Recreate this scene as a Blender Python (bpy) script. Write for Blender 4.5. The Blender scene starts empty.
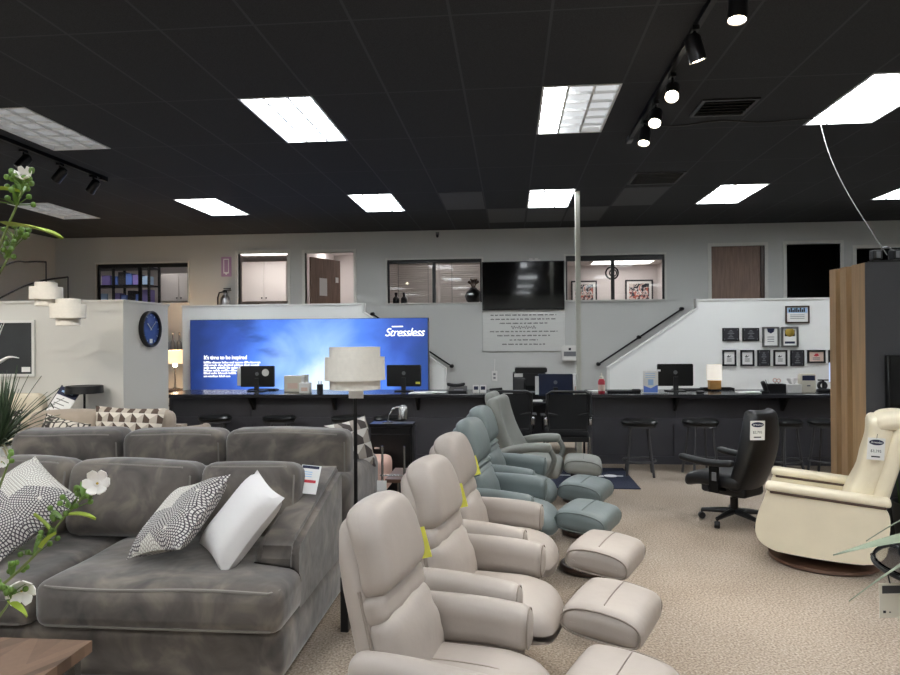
import bpy, bmesh, math, random
from math import sin, cos, pi, radians as rad
from mathutils import Vector, Matrix
random.seed(7)
SC = bpy.context.scene
COL = SC.collection

# ------------------------------------------------------------------ camera
CH = 1.6                                   # eye height
CF = 676.0
CR = Vector((0.99601281, 0.08892227, -0.00716289))
CU = Vector((0.0073385, -0.0016481, 0.99997171))
CFW = Vector((-0.08890795, 0.99603721, 0.00229408))
H = CH + 1.9519                            # ceiling height
GX, GY, TW, TL = 0.2615, 4.0569, 0.6096, 1.2192   # ceiling grid
cam = bpy.data.cameras.new('camera'); cam.sensor_width = 36; cam.lens = CF / 900 * 36
cam.clip_start = 0.05; cam.clip_end = 100
co = bpy.data.objects.new('camera', cam); COL.objects.link(co)
co.matrix_world = Matrix((( CR.x, CU.x, -CFW.x, 0), (CR.y, CU.y, -CFW.y, 0), (CR.z, CU.z, -CFW.z, CH), (0, 0, 0, 1)))
SC.camera = co
def ray(x, y): return CFW + CR * ((x - 450) / CF) + CU * ((337.5 - y) / CF)
def at(x, y, Y):
    r = ray(x, y); k = Y / r.y; return Vector((r.x * k, Y, CH + r.z * k))
def atz(x, y, z):
    r = ray(x, y); k = (z - CH) / r.z; return Vector((r.x * k, r.y * k, z))

# ------------------------------------------------------------------ materials
def lin(c):
    if isinstance(c, str): c = [int(c[i:i + 2], 16) / 255 for i in (0, 2, 4)]
    return tuple((v / 12.92 if v <= .04045 else ((v + .055) / 1.055) ** 2.4) for v in c) + (1,)
def mat(name, col, rough=.6, metal=0, var=0, vscale=8, bump=0, bscale=60, emit=None, estr=0, sheen=0, coat=0, spec=.5, trans=0, alpha=1, stretch=None, detail=4):
    m = bpy.data.materials.new(name); m.use_nodes = True
    nt = m.node_tree; N = nt.nodes; L = nt.links; b = N['Principled BSDF']
    c = lin(col)
    b.inputs['Base Color'].default_value = c; b.inputs['Roughness'].default_value = rough
    b.inputs['Metallic'].default_value = metal; b.inputs['Specular IOR Level'].default_value = spec
    if sheen: b.inputs['Sheen Weight'].default_value = sheen; b.inputs['Sheen Roughness'].default_value = .4
    if coat: b.inputs['Coat Weight'].default_value = coat
    if trans: b.inputs['Transmission Weight'].default_value = trans; b.inputs['IOR'].default_value = 1.45
    if emit is not None:
        b.inputs['Emission Color'].default_value = lin(emit); b.inputs['Emission Strength'].default_value = estr
    if var or bump:
        tc = N.new('ShaderNodeTexCoord'); mp = N.new('ShaderNodeMapping'); L.new(tc.outputs['Object'], mp.inputs[0])
        if stretch: mp.inputs['Scale'].default_value = stretch
    if var:
        n = N.new('ShaderNodeTexNoise'); n.inputs['Scale'].default_value = vscale; n.inputs['Detail'].default_value = detail
        L.new(mp.outputs[0], n.inputs['Vector'])
        r = N.new('ShaderNodeValToRGB'); r.color_ramp.elements[0].position = .3; r.color_ramp.elements[1].position = .7
        r.color_ramp.elements[0].color = tuple(max(0, v * (1 - var)) for v in c[:3]) + (1,)
        r.color_ramp.elements[1].color = tuple(min(1, v * (1 + var)) for v in c[:3]) + (1,)
        L.new(n.outputs[0], r.inputs[0]); L.new(r.outputs[0], b.inputs['Base Color'])
    if bump:
        n2 = N.new('ShaderNodeTexNoise'); n2.inputs['Scale'].default_value = bscale; n2.inputs['Detail'].default_value = 3
        L.new(mp.outputs[0], n2.inputs['Vector'])
        bp = N.new('ShaderNodeBump'); bp.inputs['Strength'].default_value = bump; bp.inputs['Distance'].default_value = .01
        L.new(n2.outputs[0], bp.inputs['Height']); L.new(bp.outputs[0], b.inputs['Normal'])
    return m
def nodes(m): return m.node_tree.nodes, m.node_tree.links, m.node_tree.nodes['Principled BSDF']
def MATH(N, L, op, a, b=None, c=None):
    n = N.new('ShaderNodeMath'); n.operation = op
    for i, v in enumerate((a, b, c)):
        if v is None: continue
        if hasattr(v, 'links'): L.new(v, n.inputs[i])
        else: n.inputs[i].default_value = v
    return n.outputs[0]
def RAMP(N, L, fac, stops, interp='LINEAR'):
    r = N.new('ShaderNodeValToRGB'); r.color_ramp.interpolation = interp
    e = r.color_ramp.elements
    while len(e) < len(stops): e.new(.5)
    for k, (p, c) in enumerate(stops): e[k].position = p; e[k].color = lin(c)
    L.new(fac, r.inputs[0]); return r.outputs[0]

M = {}
M['wall'] = mat('wall_paint', 'c2c3c0', .85, bump=.08, bscale=120)
M['wall_light'] = mat('stair_wall_paint', 'ecedea', .85, bump=.06, bscale=120)
M['trim_white'] = mat('painted_trim', 'dddeda', .6)
M['partition'] = mat('partition_paint', 'd4d2cb', .8, bump=.05, bscale=120)
M['trim_grey'] = mat('door_casing_paint', 'd2d2cc', .6)
M['brown_door'] = mat('brown_wood_door', '7b6457', .5, var=.25, vscale=6, stretch=(6, 6, .5))
M['void'] = mat('dark_room', '060606', .9)  # near-black colour stands in for the darkness of unlit spaces
M['pinkwall'] = mat('back_room_paint', 'e2dcda', .8)
M['cab_white'] = mat('white_lacquer', 'e2dcd8', .45)
M['black_metal'] = mat('black_metal', '0d0d0e', .4, .4)
M['black_plastic'] = mat('black_plastic', '101113', .45)
M['black_satin'] = mat('black_satin', '08090a', .3)
M['stool_steel'] = mat('stool_steel', '4a4a4c', .4, .3)
M['black_mesh'] = mat('black_mesh_fabric', '0b0c0e', .8, bump=.3, bscale=300)
M['screen'] = mat('dark_glass_screen', '040405', .08, coat=.4)
M['counter'] = mat('charcoal_panel', '404046', .42, var=.06, vscale=5)
M['counter_top'] = mat('charcoal_worktop', '2b2b2f', .22, var=.1, vscale=20)
M['chrome'] = mat('brushed_steel', 'b8b8b8', .25, 1)
M['dark_steel'] = mat('dark_steel', '4a4a4d', .32, .85)
M['white_paper'] = mat('white_paper', 'e9e9e6', .7)
M['white_plastic'] = mat('white_plastic', 'dddcd8', .4)
M['offwhite'] = mat('offwhite_paper', 'd9d4c4', .7)
M['grey_plastic'] = mat('grey_plastic', '6d6f72', .5)
M['ink'] = mat('dark_ink', '2b2b30', .8)
M['navy_ink'] = mat('navy_ink', '1a2140', .7)
M['red_ink'] = mat('red_ink', 'c23a44', .7)
M['white_ink'] = mat('white_ink', 'f2f2f2', .7)
M['taupe'] = mat('taupe_leather', 'a79d94', .46, var=.05, vscale=5, bump=.28, bscale=9)
M['taupe_dark'] = mat('taupe_seam_leather', '8d8278', .55)
M['teal'] = mat('sage_leather', '6d7777', .45, var=.06, vscale=5, bump=.28, bscale=9)
M['teal_dark'] = mat('sage_seam_leather', '626c6b', .5)
M['sage_grey'] = mat('grey_leather', '8b8d87', .48, var=.05, vscale=5, bump=.12, bscale=14)
M['sage_grey_dark'] = mat('grey_seam_leather', '6c6e69', .5)
M['cream'] = mat('cream_leather', 'e6dcc3', .42, var=.04, vscale=4, bump=.22, bscale=9)
M['cream_dark'] = mat('walnut_strip', '4a372d', .4)
M['blk_leather'] = mat('black_leather', '131417', .38, bump=.1, bscale=25)
M['darkwood'] = mat('dark_stained_wood', '3b2a22', .35, var=.2, vscale=6, stretch=(1, 6, 1))
M['redwood'] = mat('brown_disc_wood', '5b4234', .3, var=.2, vscale=6, stretch=(1, 7, 1))
M['oak'] = mat('oak_slat', 'a88a66', .55, var=.14, vscale=5, stretch=(8, 8, .5))
M['charcoal_wall'] = mat('charcoal_laminate', '3a3b3e', .6)
M['yellow_tag'] = mat('yellow_tag', 'f4f26a', .6)
M['taupe_cloth'] = mat('taupe_weave', 'a09384', .9, var=.08, vscale=10, bump=.25, bscale=250, sheen=.2)
M['cream_cloth'] = mat('cream_weave', 'd8cdb8', .9, bump=.25, bscale=250)
M['peach'] = mat('peach_cloth', 'd3aea0', .9, bump=.2, bscale=250)
M['white_cloth'] = mat('white_cotton', 'dedbd9', .9, bump=.12, bscale=40)
M['lampshade'] = mat('ivory_lampshade', 'ece7dc', .9, var=.03, vscale=40, bump=.15, bscale=300)
M['green'] = mat('leaf_green', '5f7f33', .55, var=.3, vscale=12)
M['green_light'] = mat('young_leaf', '9bb23a', .5, var=.15, vscale=12)
M['stem'] = mat('green_stem', '6f7f46', .6)
M['petal'] = mat('white_petal', 'f0ece6', .6)
M['petal_core'] = mat('yellow_stamen', 'c9a94a', .7)
M['spike'] = mat('spiky_leaf', '3f5139', .55, var=.35, vscale=6)
M['spike_dry'] = mat('dry_leaf', 'a59a7c', .7, var=.2, vscale=6)
M['grassblade'] = mat('grass_blade', '3d5a26', .6, var=.3, vscale=9)
M['pot_dark'] = mat('charcoal_pot', '3a3a3c', .6)
M['navy_rug'] = mat('navy_mat', '1b2238', .95, var=.12, vscale=60, bump=.4, bscale=300)
M['purple'] = mat('purple_pack', '8a7cc4', .5)
M['blue'] = mat('blue_pack', '5f7fd0', .5)
M['cyan'] = mat('light_blue_pack', 'a5c5e6', .5)
M['pink_sign'] = mat('lilac_sign', 'b592b5', .5)
M['ext_red'] = mat('extinguisher_body', 'b9b9bb', .3, .8)
M['red_bottle'] = mat('red_bottle', 'b22f3d', .3)
M['wood_light'] = mat('light_wood', 'b98b4d', .5, var=.15, vscale=9)
M['steel_sign'] = mat('brushed_aluminium_sign', 'd8d9d6', .34, .5, var=.04, vscale=4, stretch=(1, 1, 30))
M['gold'] = mat('gold_seal', 'a8903f', .4, .5)
M['peach_paper'] = mat('peach_paper', 'dcc3b5', .7)
M['bronze_frame'] = mat('pewter_frame', '6d6c6a', .35, .6)
M['cord_grey'] = mat('grey_cord', '7c7c7a', .5)
M['glass'] = mat('clear_glass', 'ffffff', .02, trans=1)
M['art_dark'] = mat('dark_canvas', '2e3133', .7, var=.15, vscale=3)
M['post_white'] = mat('white_post', 'c9cabf', .5)
M['canopy_tile'] = mat('worn_ceiling_tile', '56585a', .95, bump=.3, bscale=200)
M['spot_glow'] = mat('lit_spot_lens', 'fff3dc', .5, emit='ffeed0', estr=22)
M['louver'] = mat('white_louver', 'e8eaea', .35)
M['tube_on'] = mat('lit_diffuser', 'ffffff', .5, emit='f7fbff', estr=15)
M['tube_off'] = mat('faint_glow_diffuser', 'b5b5b5', .5, emit='f7fbff', estr=.14)  # panels that are off get a slight glow in their colour
M['tube_dim'] = mat('dim_diffuser', 'c0c0c0', .5, emit='f7fbff', estr=.34)
M['room_light'] = mat('room_light_panel', 'ffffff', .5, emit='fffaf7', estr=4.5)
M['lamp_glow'] = mat('lit_lampshade', 'f0d5b5', .8, emit='ffd0a0', estr=.9)

def velvet():
    m = mat('grey_velvet', '6a6663', .85, sheen=.55)
    N, L, b = nodes(m)
    tc = N.new('ShaderNodeTexCoord')
    n = N.new('ShaderNodeTexNoise'); n.inputs['Scale'].default_value = 5; n.inputs['Detail'].default_value = 6; n.inputs['Distortion'].default_value = .8
    L.new(tc.outputs['Object'], n.inputs['Vector'])
    L.new(RAMP(N, L, n.outputs[0], [(.3, '433f3c'), (.5, '5f5852'), (.68, '7e756a')]), b.inputs['Base Color'])
    n2 = N.new('ShaderNodeTexNoise'); n2.inputs['Scale'].default_value = 7; L.new(tc.outputs['Object'], n2.inputs['Vector'])
    bp = N.new('ShaderNodeBump'); bp.inputs['Strength'].default_value = .25; bp.inputs['Distance'].default_value = .03
    L.new(n2.outputs[0], bp.inputs['Height']); L.new(bp.outputs[0], b.inputs['Normal'])
    return m
M['velvet'] = velvet()
M['velvet_pipe'] = mat('grey_velvet_welt', '7d7871', .85, sheen=.4)

def carpet():
    m = mat('beige_carpet', 'b9a892', .95, spec=.1)
    N, L, b = nodes(m); tc = N.new('ShaderNodeTexCoord')
    n = N.new('ShaderNodeTexNoise'); n.inputs['Scale'].default_value = 85; n.inputs['Detail'].default_value = 6; L.new(tc.outputs['Object'], n.inputs['Vector'])
    n2 = N.new('ShaderNodeTexNoise'); n2.inputs['Scale'].default_value = 1.1; n2.inputs['Detail'].default_value = 3; L.new(tc.outputs['Object'], n2.inputs['Vector'])
    f = MATH(N, L, 'ADD', MATH(N, L, 'MULTIPLY', n.outputs[0], .8), MATH(N, L, 'MULTIPLY', n2.outputs[0], .2))
    L.new(RAMP(N, L, f, [(.36, '807263'), (.5, '9e9082'), (.64, 'bbafa1')]), b.inputs['Base Color'])
    bp = N.new('ShaderNodeBump'); bp.inputs['Strength'].default_value = .5; bp.inputs['Distance'].default_value = .01
    L.new(n.outputs[0], bp.inputs['Height']); L.new(bp.outputs[0], b.inputs['Normal'])
    return m
M['carpet'] = carpet()

def ceil_mat():
    m = mat('black_ceiling_tile', '26282a', .92, spec=.25)
    N, L, b = nodes(m); tc = N.new('ShaderNodeTexCoord'); sp = N.new('ShaderNodeSeparateXYZ'); L.new(tc.outputs['Object'], sp.inputs[0])
    fx = MATH(N, L, 'FRACT', MATH(N, L, 'DIVIDE', MATH(N, L, 'SUBTRACT', sp.outputs[0], GX - 100 * TW), TW))
    fy = MATH(N, L, 'FRACT', MATH(N, L, 'DIVIDE', MATH(N, L, 'SUBTRACT', sp.outputs[1], GY - 100 * TL), TL))
    ex = MATH(N, L, 'ABSOLUTE', MATH(N, L, 'SUBTRACT', fx, .5)); ey = MATH(N, L, 'ABSOLUTE', MATH(N, L, 'SUBTRACT', fy, .5))
    g = MATH(N, L, 'MAXIMUM', MATH(N, L, 'GREATER_THAN', ex, .5 - .009 / TW), MATH(N, L, 'GREATER_THAN', ey, .5 - .007 / TL))
    n = N.new('ShaderNodeTexNoise'); n.inputs['Scale'].default_value = 160; L.new(tc.outputs['Object'], n.inputs['Vector'])
    c1 = RAMP(N, L, n.outputs[0], [(.3, '303235'), (.7, '3e4043')])
    mx = N.new('ShaderNodeMix'); mx.data_type = 'RGBA'; L.new(g, mx.inputs[0]); L.new(c1, mx.inputs[6]); mx.inputs[7].default_value = lin('484b4e')
    L.new(mx.outputs[2], b.inputs['Base Color'])
    bp = N.new('ShaderNodeBump'); bp.inputs['Strength'].default_value = .4; bp.inputs['Distance'].default_value = .01
    hh = MATH(N, L, 'ADD', MATH(N, L, 'MULTIPLY', n.outputs[0], .2), g)
    L.new(hh, bp.inputs['Height']); L.new(bp.outputs[0], b.inputs['Normal'])
    return m
M['ceiling'] = ceil_mat()

def dot_fabric():
    m = mat('dotted_print_cotton', 'c9c6c0', .9)
    N, L, b = nodes(m); tc = N.new('ShaderNodeTexCoord')
    mp = N.new('ShaderNodeMapping'); mp.inputs['Scale'].default_value = (1, 1, 0); L.new(tc.outputs['Object'], mp.inputs[0])
    v = N.new('ShaderNodeTexVoronoi'); v.voronoi_dimensions = '2D'; v.inputs['Scale'].default_value = 5.4; v.inputs['Randomness'].default_value = .8; L.new(mp.outputs[0], v.inputs['Vector'])
    sb = N.new('ShaderNodeVectorMath'); sb.operation = 'SUBTRACT'; L.new(mp.outputs[0], sb.inputs[0]); L.new(v.outputs['Position'], sb.inputs[1])
    sp = N.new('ShaderNodeSeparateXYZ'); L.new(sb.outputs[0], sp.inputs[0])
    ang = MATH(N, L, 'ARCTAN2', sp.outputs[1], sp.outputs[0])
    d = MATH(N, L, 'SQRT', MATH(N, L, 'ADD', MATH(N, L, 'MULTIPLY', sp.outputs[0], sp.outputs[0]), MATH(N, L, 'MULTIPLY', sp.outputs[1], sp.outputs[1])))
    k = MATH(N, L, 'MULTIPLY', d, 85); ring = MATH(N, L, 'FLOOR', k); fr = MATH(N, L, 'ABSOLUTE', MATH(N, L, 'SUBTRACT', MATH(N, L, 'FRACT', k), .5))
    ca = MATH(N, L, 'GREATER_THAN', MATH(N, L, 'COSINE', MATH(N, L, 'MULTIPLY', ang, MATH(N, L, 'MULTIPLY', MATH(N, L, 'ADD', ring, .5), 5))), -.45)
    pat = MATH(N, L, 'MULTIPLY', ca, MATH(N, L, 'LESS_THAN', fr, .33))
    sep = N.new('ShaderNodeSeparateColor'); L.new(v.outputs['Color'], sep.inputs[0])
    dark = MATH(N, L, 'GREATER_THAN', sep.outputs[0], .45)
    cl = MATH(N, L, 'MULTIPLY', dark, MATH(N, L, 'GREATER_THAN', d, .012))
    A = RAMP(N, L, pat, [(.4, '4d474b'), (.6, 'd0cdc7')]); Bc = RAMP(N, L, pat, [(.4, 'aaa59c'), (.6, 'e2dfd7')])
    mx = N.new('ShaderNodeMix'); mx.data_type = 'RGBA'; L.new(cl, mx.inputs[0]); L.new(Bc, mx.inputs[6]); L.new(A, mx.inputs[7])
    L.new(mx.outputs[2], b.inputs['Base Color']); return m
M['dots'] = dot_fabric()
def cube_fabric(name, k, cols):
    # tumbling-block style print, in the cushion's own plane
    m = mat(name, 'b5aca0', .9); N, L, b = nodes(m); tc = N.new('ShaderNodeTexCoord')
    sp = N.new('ShaderNodeSeparateXYZ'); L.new(tc.outputs['Object'], sp.inputs[0])
    x = MATH(N, L, 'MULTIPLY', sp.outputs[0], k); z = MATH(N, L, 'MULTIPLY', sp.outputs[1], k * 1.3)
    row = MATH(N, L, 'FLOOR', z); fx = MATH(N, L, 'FRACT', MATH(N, L, 'ADD', MATH(N, L, 'ADD', x, 50), MATH(N, L, 'MULTIPLY', row, .5)))
    fz = MATH(N, L, 'FRACT', MATH(N, L, 'ADD', z, 0))
    tri = MATH(N, L, 'MULTIPLY', MATH(N, L, 'ABSOLUTE', MATH(N, L, 'SUBTRACT', fx, .5)), 1.1)
    top = MATH(N, L, 'GREATER_THAN', fz, MATH(N, L, 'ADD', tri, .42)); side = MATH(N, L, 'GREATER_THAN', fx, .5)
    f = MATH(N, L, 'ADD', MATH(N, L, 'MULTIPLY', top, .6), MATH(N, L, 'MULTIPLY', MATH(N, L, 'MULTIPLY', side, .3), MATH(N, L, 'SUBTRACT', 1, top)))
    L.new(RAMP(N, L, f, [(0, cols[0]), (.2, cols[1]), (.5, cols[2])], 'CONSTANT'), b.inputs['Base Color']); return m
M['cubes'] = cube_fabric('cube_print_cotton', 9, ('57483f', 'b9afa2', 'd9d2c6'))
M['zigzag'] = cube_fabric('zigzag_print_cotton', 7, ('4a4240', 'a39a90', 'd6d2cb'))
def pebble():
    m = mat('pebble_print_cotton', 'b5aca0', .9); N, L, b = nodes(m); tc = N.new('ShaderNodeTexCoord')
    v = N.new('ShaderNodeTexVoronoi'); v.feature = 'DISTANCE_TO_EDGE'; v.inputs['Scale'].default_value = 17; L.new(tc.outputs['Object'], v.inputs['Vector'])
    L.new(RAMP(N, L, v.outputs['Distance'], [(.07, '35302d'), (.16, 'cfc8bc')]), b.inputs['Base Color']); return m
M['pebble'] = pebble()
def herring():
    m = mat('herringbone_wood', '6a5546', .4); N, L, b = nodes(m); tc = N.new('ShaderNodeTexCoord')
    sp = N.new('ShaderNodeSeparateXYZ'); L.new(tc.outputs['Object'], sp.inputs[0])
    fx = MATH(N, L, 'FRACT', MATH(N, L, 'ADD', MATH(N, L, 'MULTIPLY', sp.outputs[0], 3.4), 50)); tri = MATH(N, L, 'ABSOLUTE', MATH(N, L, 'SUBTRACT', fx, .5))
    s = MATH(N, L, 'FLOOR', MATH(N, L, 'ADD', MATH(N, L, 'MULTIPLY', sp.outputs[1], 12), MATH(N, L, 'MULTIPLY', tri, 7)))
    cx = MATH(N, L, 'FLOOR', MATH(N, L, 'MULTIPLY', sp.outputs[0], 6.8))
    w = N.new('ShaderNodeTexWhiteNoise'); w.noise_dimensions = '2D'; cb = N.new('ShaderNodeCombineXYZ'); L.new(s, cb.inputs[0]); L.new(cx, cb.inputs[1]); L.new(cb.outputs[0], w.inputs['Vector'])
    n = N.new('ShaderNodeTexNoise'); n.inputs['Scale'].default_value = 30; L.new(tc.outputs['Object'], n.inputs['Vector'])
    f = MATH(N, L, 'ADD', MATH(N, L, 'MULTIPLY', w.outputs['Value'], .7), MATH(N, L, 'MULTIPLY', n.outputs[0], .3))
    L.new(RAMP(N, L, f, [(0, '4d3b30'), (1, '8a705d')]), b.inputs['Base Color']); return m
M['herring'] = herring()
def lightbox_mat():
    m = mat('backlit_mountain_print', '101828', .35); N, L, b = nodes(m); tc = N.new('ShaderNodeTexCoord')
    sp = N.new('ShaderNodeSeparateXYZ'); L.new(tc.outputs['Generated'], sp.inputs[0]); u, v = sp.outputs[0], sp.outputs[2]
    n = N.new('ShaderNodeTexNoise'); n.inputs['Scale'].default_value = 1.15; n.inputs['Detail'].default_value = 5; n.inputs['Distortion'].default_value = .5; L.new(tc.outputs['Object'], n.inputs['Vector'])
    # bright cloud in the middle, darker rock ridges at the two ends
    du = MATH(N, L, 'MULTIPLY', MATH(N, L, 'SUBTRACT', u, .56), 1.75); dv = MATH(N, L, 'MULTIPLY', MATH(N, L, 'SUBTRACT', v, .30), .6)
    d = MATH(N, L, 'SQRT', MATH(N, L, 'ADD', MATH(N, L, 'MULTIPLY', du, du), MATH(N, L, 'MULTIPLY', dv, dv)))
    f = MATH(N, L, 'ADD', MATH(N, L, 'SUBTRACT', .98, d), MATH(N, L, 'MULTIPLY', MATH(N, L, 'SUBTRACT', n.outputs[0], .5), .55))
    base = RAMP(N, L, f, [(.0, '1b2f66'), (.3, '3150a6'), (.52, '4d7ce0'), (.72, '8db4f6'), (.92, 'd2e6fb')])
    mp = N.new('ShaderNodeMapping'); mp.inputs['Rotation'].default_value = (0, .75, 0); mp.inputs['Scale'].default_value = (.9, 1, 3.0); L.new(tc.outputs['Object'], mp.inputs[0])
    n3 = N.new('ShaderNodeTexNoise'); n3.inputs['Scale'].default_value = 1.7; n3.inputs['Detail'].default_value = 9; L.new(mp.outputs[0], n3.inputs['Vector'])
    # slate ridge: dark rock patch upper left, blue peak lower right
    r1 = MATH(N, L, 'SUBTRACT', 1, MATH(N, L, 'MULTIPLY', MATH(N, L, 'ABSOLUTE', MATH(N, L, 'SUBTRACT', MATH(N, L, 'ADD', u, MATH(N, L, 'MULTIPLY', v, .45)), .63)), 9))
    r1 = MATH(N, L, 'MULTIPLY', MATH(N, L, 'MAXIMUM', r1, 0), MATH(N, L, 'MULTIPLY', MATH(N, L, 'MAXIMUM', MATH(N, L, 'SUBTRACT', v, .5), 0), 3))
    r1 = MATH(N, L, 'MAXIMUM', MATH(N, L, 'MULTIPLY', r1, MATH(N, L, 'MULTIPLY', MATH(N, L, 'SUBTRACT', n3.outputs[0], .42), 5)), 0)
    r2 = MATH(N, L, 'MULTIPLY', MATH(N, L, 'SUBTRACT', MATH(N, L, 'ADD', MATH(N, L, 'SUBTRACT', u, MATH(N, L, 'MULTIPLY', v, .18)), MATH(N, L, 'MULTIPLY', MATH(N, L, 'SUBTRACT', n3.outputs[0], .5), .18)), .80), 14)
    rr = MATH(N, L, 'MINIMUM', MATH(N, L, 'MAXIMUM', r1, r2), .85); rr = MATH(N, L, 'MAXIMUM', rr, 0)
    mx = N.new('ShaderNodeMix'); mx.data_type = 'RGBA'; L.new(rr, mx.inputs[0]); L.new(base, mx.inputs[6]); mx.inputs[7].default_value = lin('24417f')
    L.new(mx.outputs[2], b.inputs['Emission Color']); b.inputs['Emission Strength'].default_value = 1.0
    return m
M['lightbox'] = lightbox_mat()
def art_flower():
    m = mat('floral_art_print', 'd8cdc8', .7); N, L, b = nodes(m); tc = N.new('ShaderNodeTexCoord')
    n = N.new('ShaderNodeTexNoise'); n.inputs['Scale'].default_value = 7; n.inputs['Detail'].default_value = 2; n.inputs['Distortion'].default_value = 1.5; L.new(tc.outputs['Object'], n.inputs['Vector'])
    L.new(RAMP(N, L, n.outputs[0], [(.0, '23232a'), (.40, '57565c'), (.44, 'd8cfc8'), (.52, 'b8604f'), (.57, '3b4048')], 'CONSTANT'), b.inputs['Base Color']); return m
M['floral'] = art_flower()

# ------------------------------------------------------------------ mesh building
class MB:
    def __init__(s): s.bm = bmesh.new()
    def add(s, vs, fs, mtx=None):
        b = [s.bm.verts.new((mtx @ Vector(v)) if mtx else Vector(v)) for v in vs]
        for f in fs:
            try: s.bm.faces.new([b[i] for i in f])
            except ValueError: pass
        return b
    def box(s, x0, x1, y0, y1, z0, z1, mtx=None):
        vs = [(x, y, z) for x in (x0, x1) for y in (y0, y1) for z in (z0, z1)]
        s.add(vs, [(0, 1, 3, 2), (4, 6, 7, 5), (0, 4, 5, 1), (2, 3, 7, 6), (0, 2, 6, 4), (1, 5, 7, 3)], mtx); return s
    def tube(s, pts, r, seg=8, caps=True):
        pts = [Vector(p) for p in pts]; n = len(pts)
        rs = r if isinstance(r, (list, tuple)) else [r] * n
        t0 = (pts[1] - pts[0]).normalized(); a = Vector((0, 0, 1)) if abs(t0.z) < .9 else Vector((1, 0, 0))
        u = t0.cross(a).normalized(); rings = []
        for i, p in enumerate(pts):
            t = (pts[min(i + 1, n - 1)] - pts[max(i - 1, 0)]).normalized()
            u = (u - t * u.dot(t)).normalized(); w = t.cross(u)
            rings.append([s.bm.verts.new(p + (u * cos(2 * pi * k / seg) + w * sin(2 * pi * k / seg)) * rs[i]) for k in range(seg)])
        for i in range(n - 1):
            for k in range(seg): s.bm.faces.new((rings[i][k], rings[i][(k + 1) % seg], rings[i + 1][(k + 1) % seg], rings[i + 1][k]))
        if caps:
            s.bm.faces.new(rings[0][::-1]); s.bm.faces.new(rings[-1])
        return s
    def loop(s, pts, r, seg=6):
        pts = [Vector(p) for p in pts]; n = len(pts); rings = []; u = None
        for i, p in enumerate(pts):
            t = (pts[(i + 1) % n] - pts[i - 1]).normalized()
            if u is None:
                a = Vector((0, 0, 1)) if abs(t.z) < .9 else Vector((1, 0, 0)); u = t.cross(a)
            u = (u - t * u.dot(t)).normalized(); w = t.cross(u)
            rings.append([s.bm.verts.new(p + (u * cos(2 * pi * k / seg) + w * sin(2 * pi * k / seg)) * r) for k in range(seg)])
        for i in range(n):
            for k in range(seg): s.bm.faces.new((rings[i][k], rings[i][(k + 1) % seg], rings[(i + 1) % n][(k + 1) % seg], rings[(i + 1) % n][k]))
        return s
    def lathe(s, prof, c=(0, 0, 0), seg=28, mtx=None):
        c = Vector(c); rings = []
        T = (lambda v: mtx @ v) if mtx else (lambda v: v)
        for (r, z) in prof:
            if r < 1e-5: rings.append([s.bm.verts.new(T(c + Vector((0, 0, z))))])
            else: rings.append([s.bm.verts.new(T(c + Vector((r * cos(2 * pi * k / seg), r * sin(2 * pi * k / seg), z)))) for k in range(seg)])
        for a, b in zip(rings, rings[1:]):
            for k in range(seg):
                q = [a[k % len(a)], a[(k + 1) % len(a)], b[(k + 1) % len(b)], b[k % len(b)]]
                q = [v for i, v in enumerate(q) if v not in q[:i]]
                if len(q) > 2:
                    try: s.bm.faces.new(q)
                    except ValueError: pass
        return s
    def prism(s, poly, d0, d1, axis='y', mtx=None):
        n = len(poly)
        mk = {'y': lambda a, b, d: (a, d, b), 'x': lambda a, b, d: (d, a, b), 'z': lambda a, b, d: (a, b, d)}[axis]
        vs = [mk(a, b, d0) for a, b in poly] + [mk(a, b, d1) for a, b in poly]
        s.add(vs, [tuple(range(n)), tuple(range(2 * n - 1, n - 1, -1))] + [(i, n + i, n + (i + 1) % n, (i + 1) % n) for i in range(n)], mtx); return s
    def rbox(s, sx, sy, sz, r, fn=None, mtx=None, n=6, k=3):
        """rounded upholstered block centred on the origin, optionally deformed by fn(Vector)"""
        hs = (sx / 2, sy / 2, sz / 2); rr = [min(r, h * .999) for h in hs]; R = min(rr)
        def ax(h):
            e = [-h + R * (1 - cos(pi / 2 * i / k)) for i in range(k)]; e2 = [-v for v in e[::-1]]
            m = [-(h - R) + 2 * (h - R) * i / n for i in range(n + 1)]
            return e + m + e2
        A = [ax(h) for h in hs]; vd = {}
        def V(q):
            key = tuple(round(v, 6) for v in q)
            if key not in vd:
                c = Vector([max(-(h - R), min(h - R, v)) for v, h in zip(q, hs)]); d = Vector(q) - c
                # spread points evenly over the rounding
                p = c + (d.normalized() * R if d.length > 1e-9 else d)
                if fn: p = fn(p)
                vd[key] = s.bm.verts.new((mtx @ p) if mtx else p)
            return vd[key]
        for a in range(3):
            b, c = (a + 1) % 3, (a + 2) % 3
            for sg in (-1, 1):
                for i in range(len(A[b]) - 1):
                    for j in range(len(A[c]) - 1):
                        q = []
                        for (di, dj) in ((0, 0), (1, 0), (1, 1), (0, 1)):
                            v = [0, 0, 0]; v[a] = sg * hs[a]; v[b] = A[b][i + di]; v[c] = A[c][j + dj]; q.append(V(v))
                        if sg < 0: q.reverse()
                        if len(set(q)) == 4:
                            try: s.bm.faces.new(q)
                            except ValueError: pass
        return s
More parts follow.
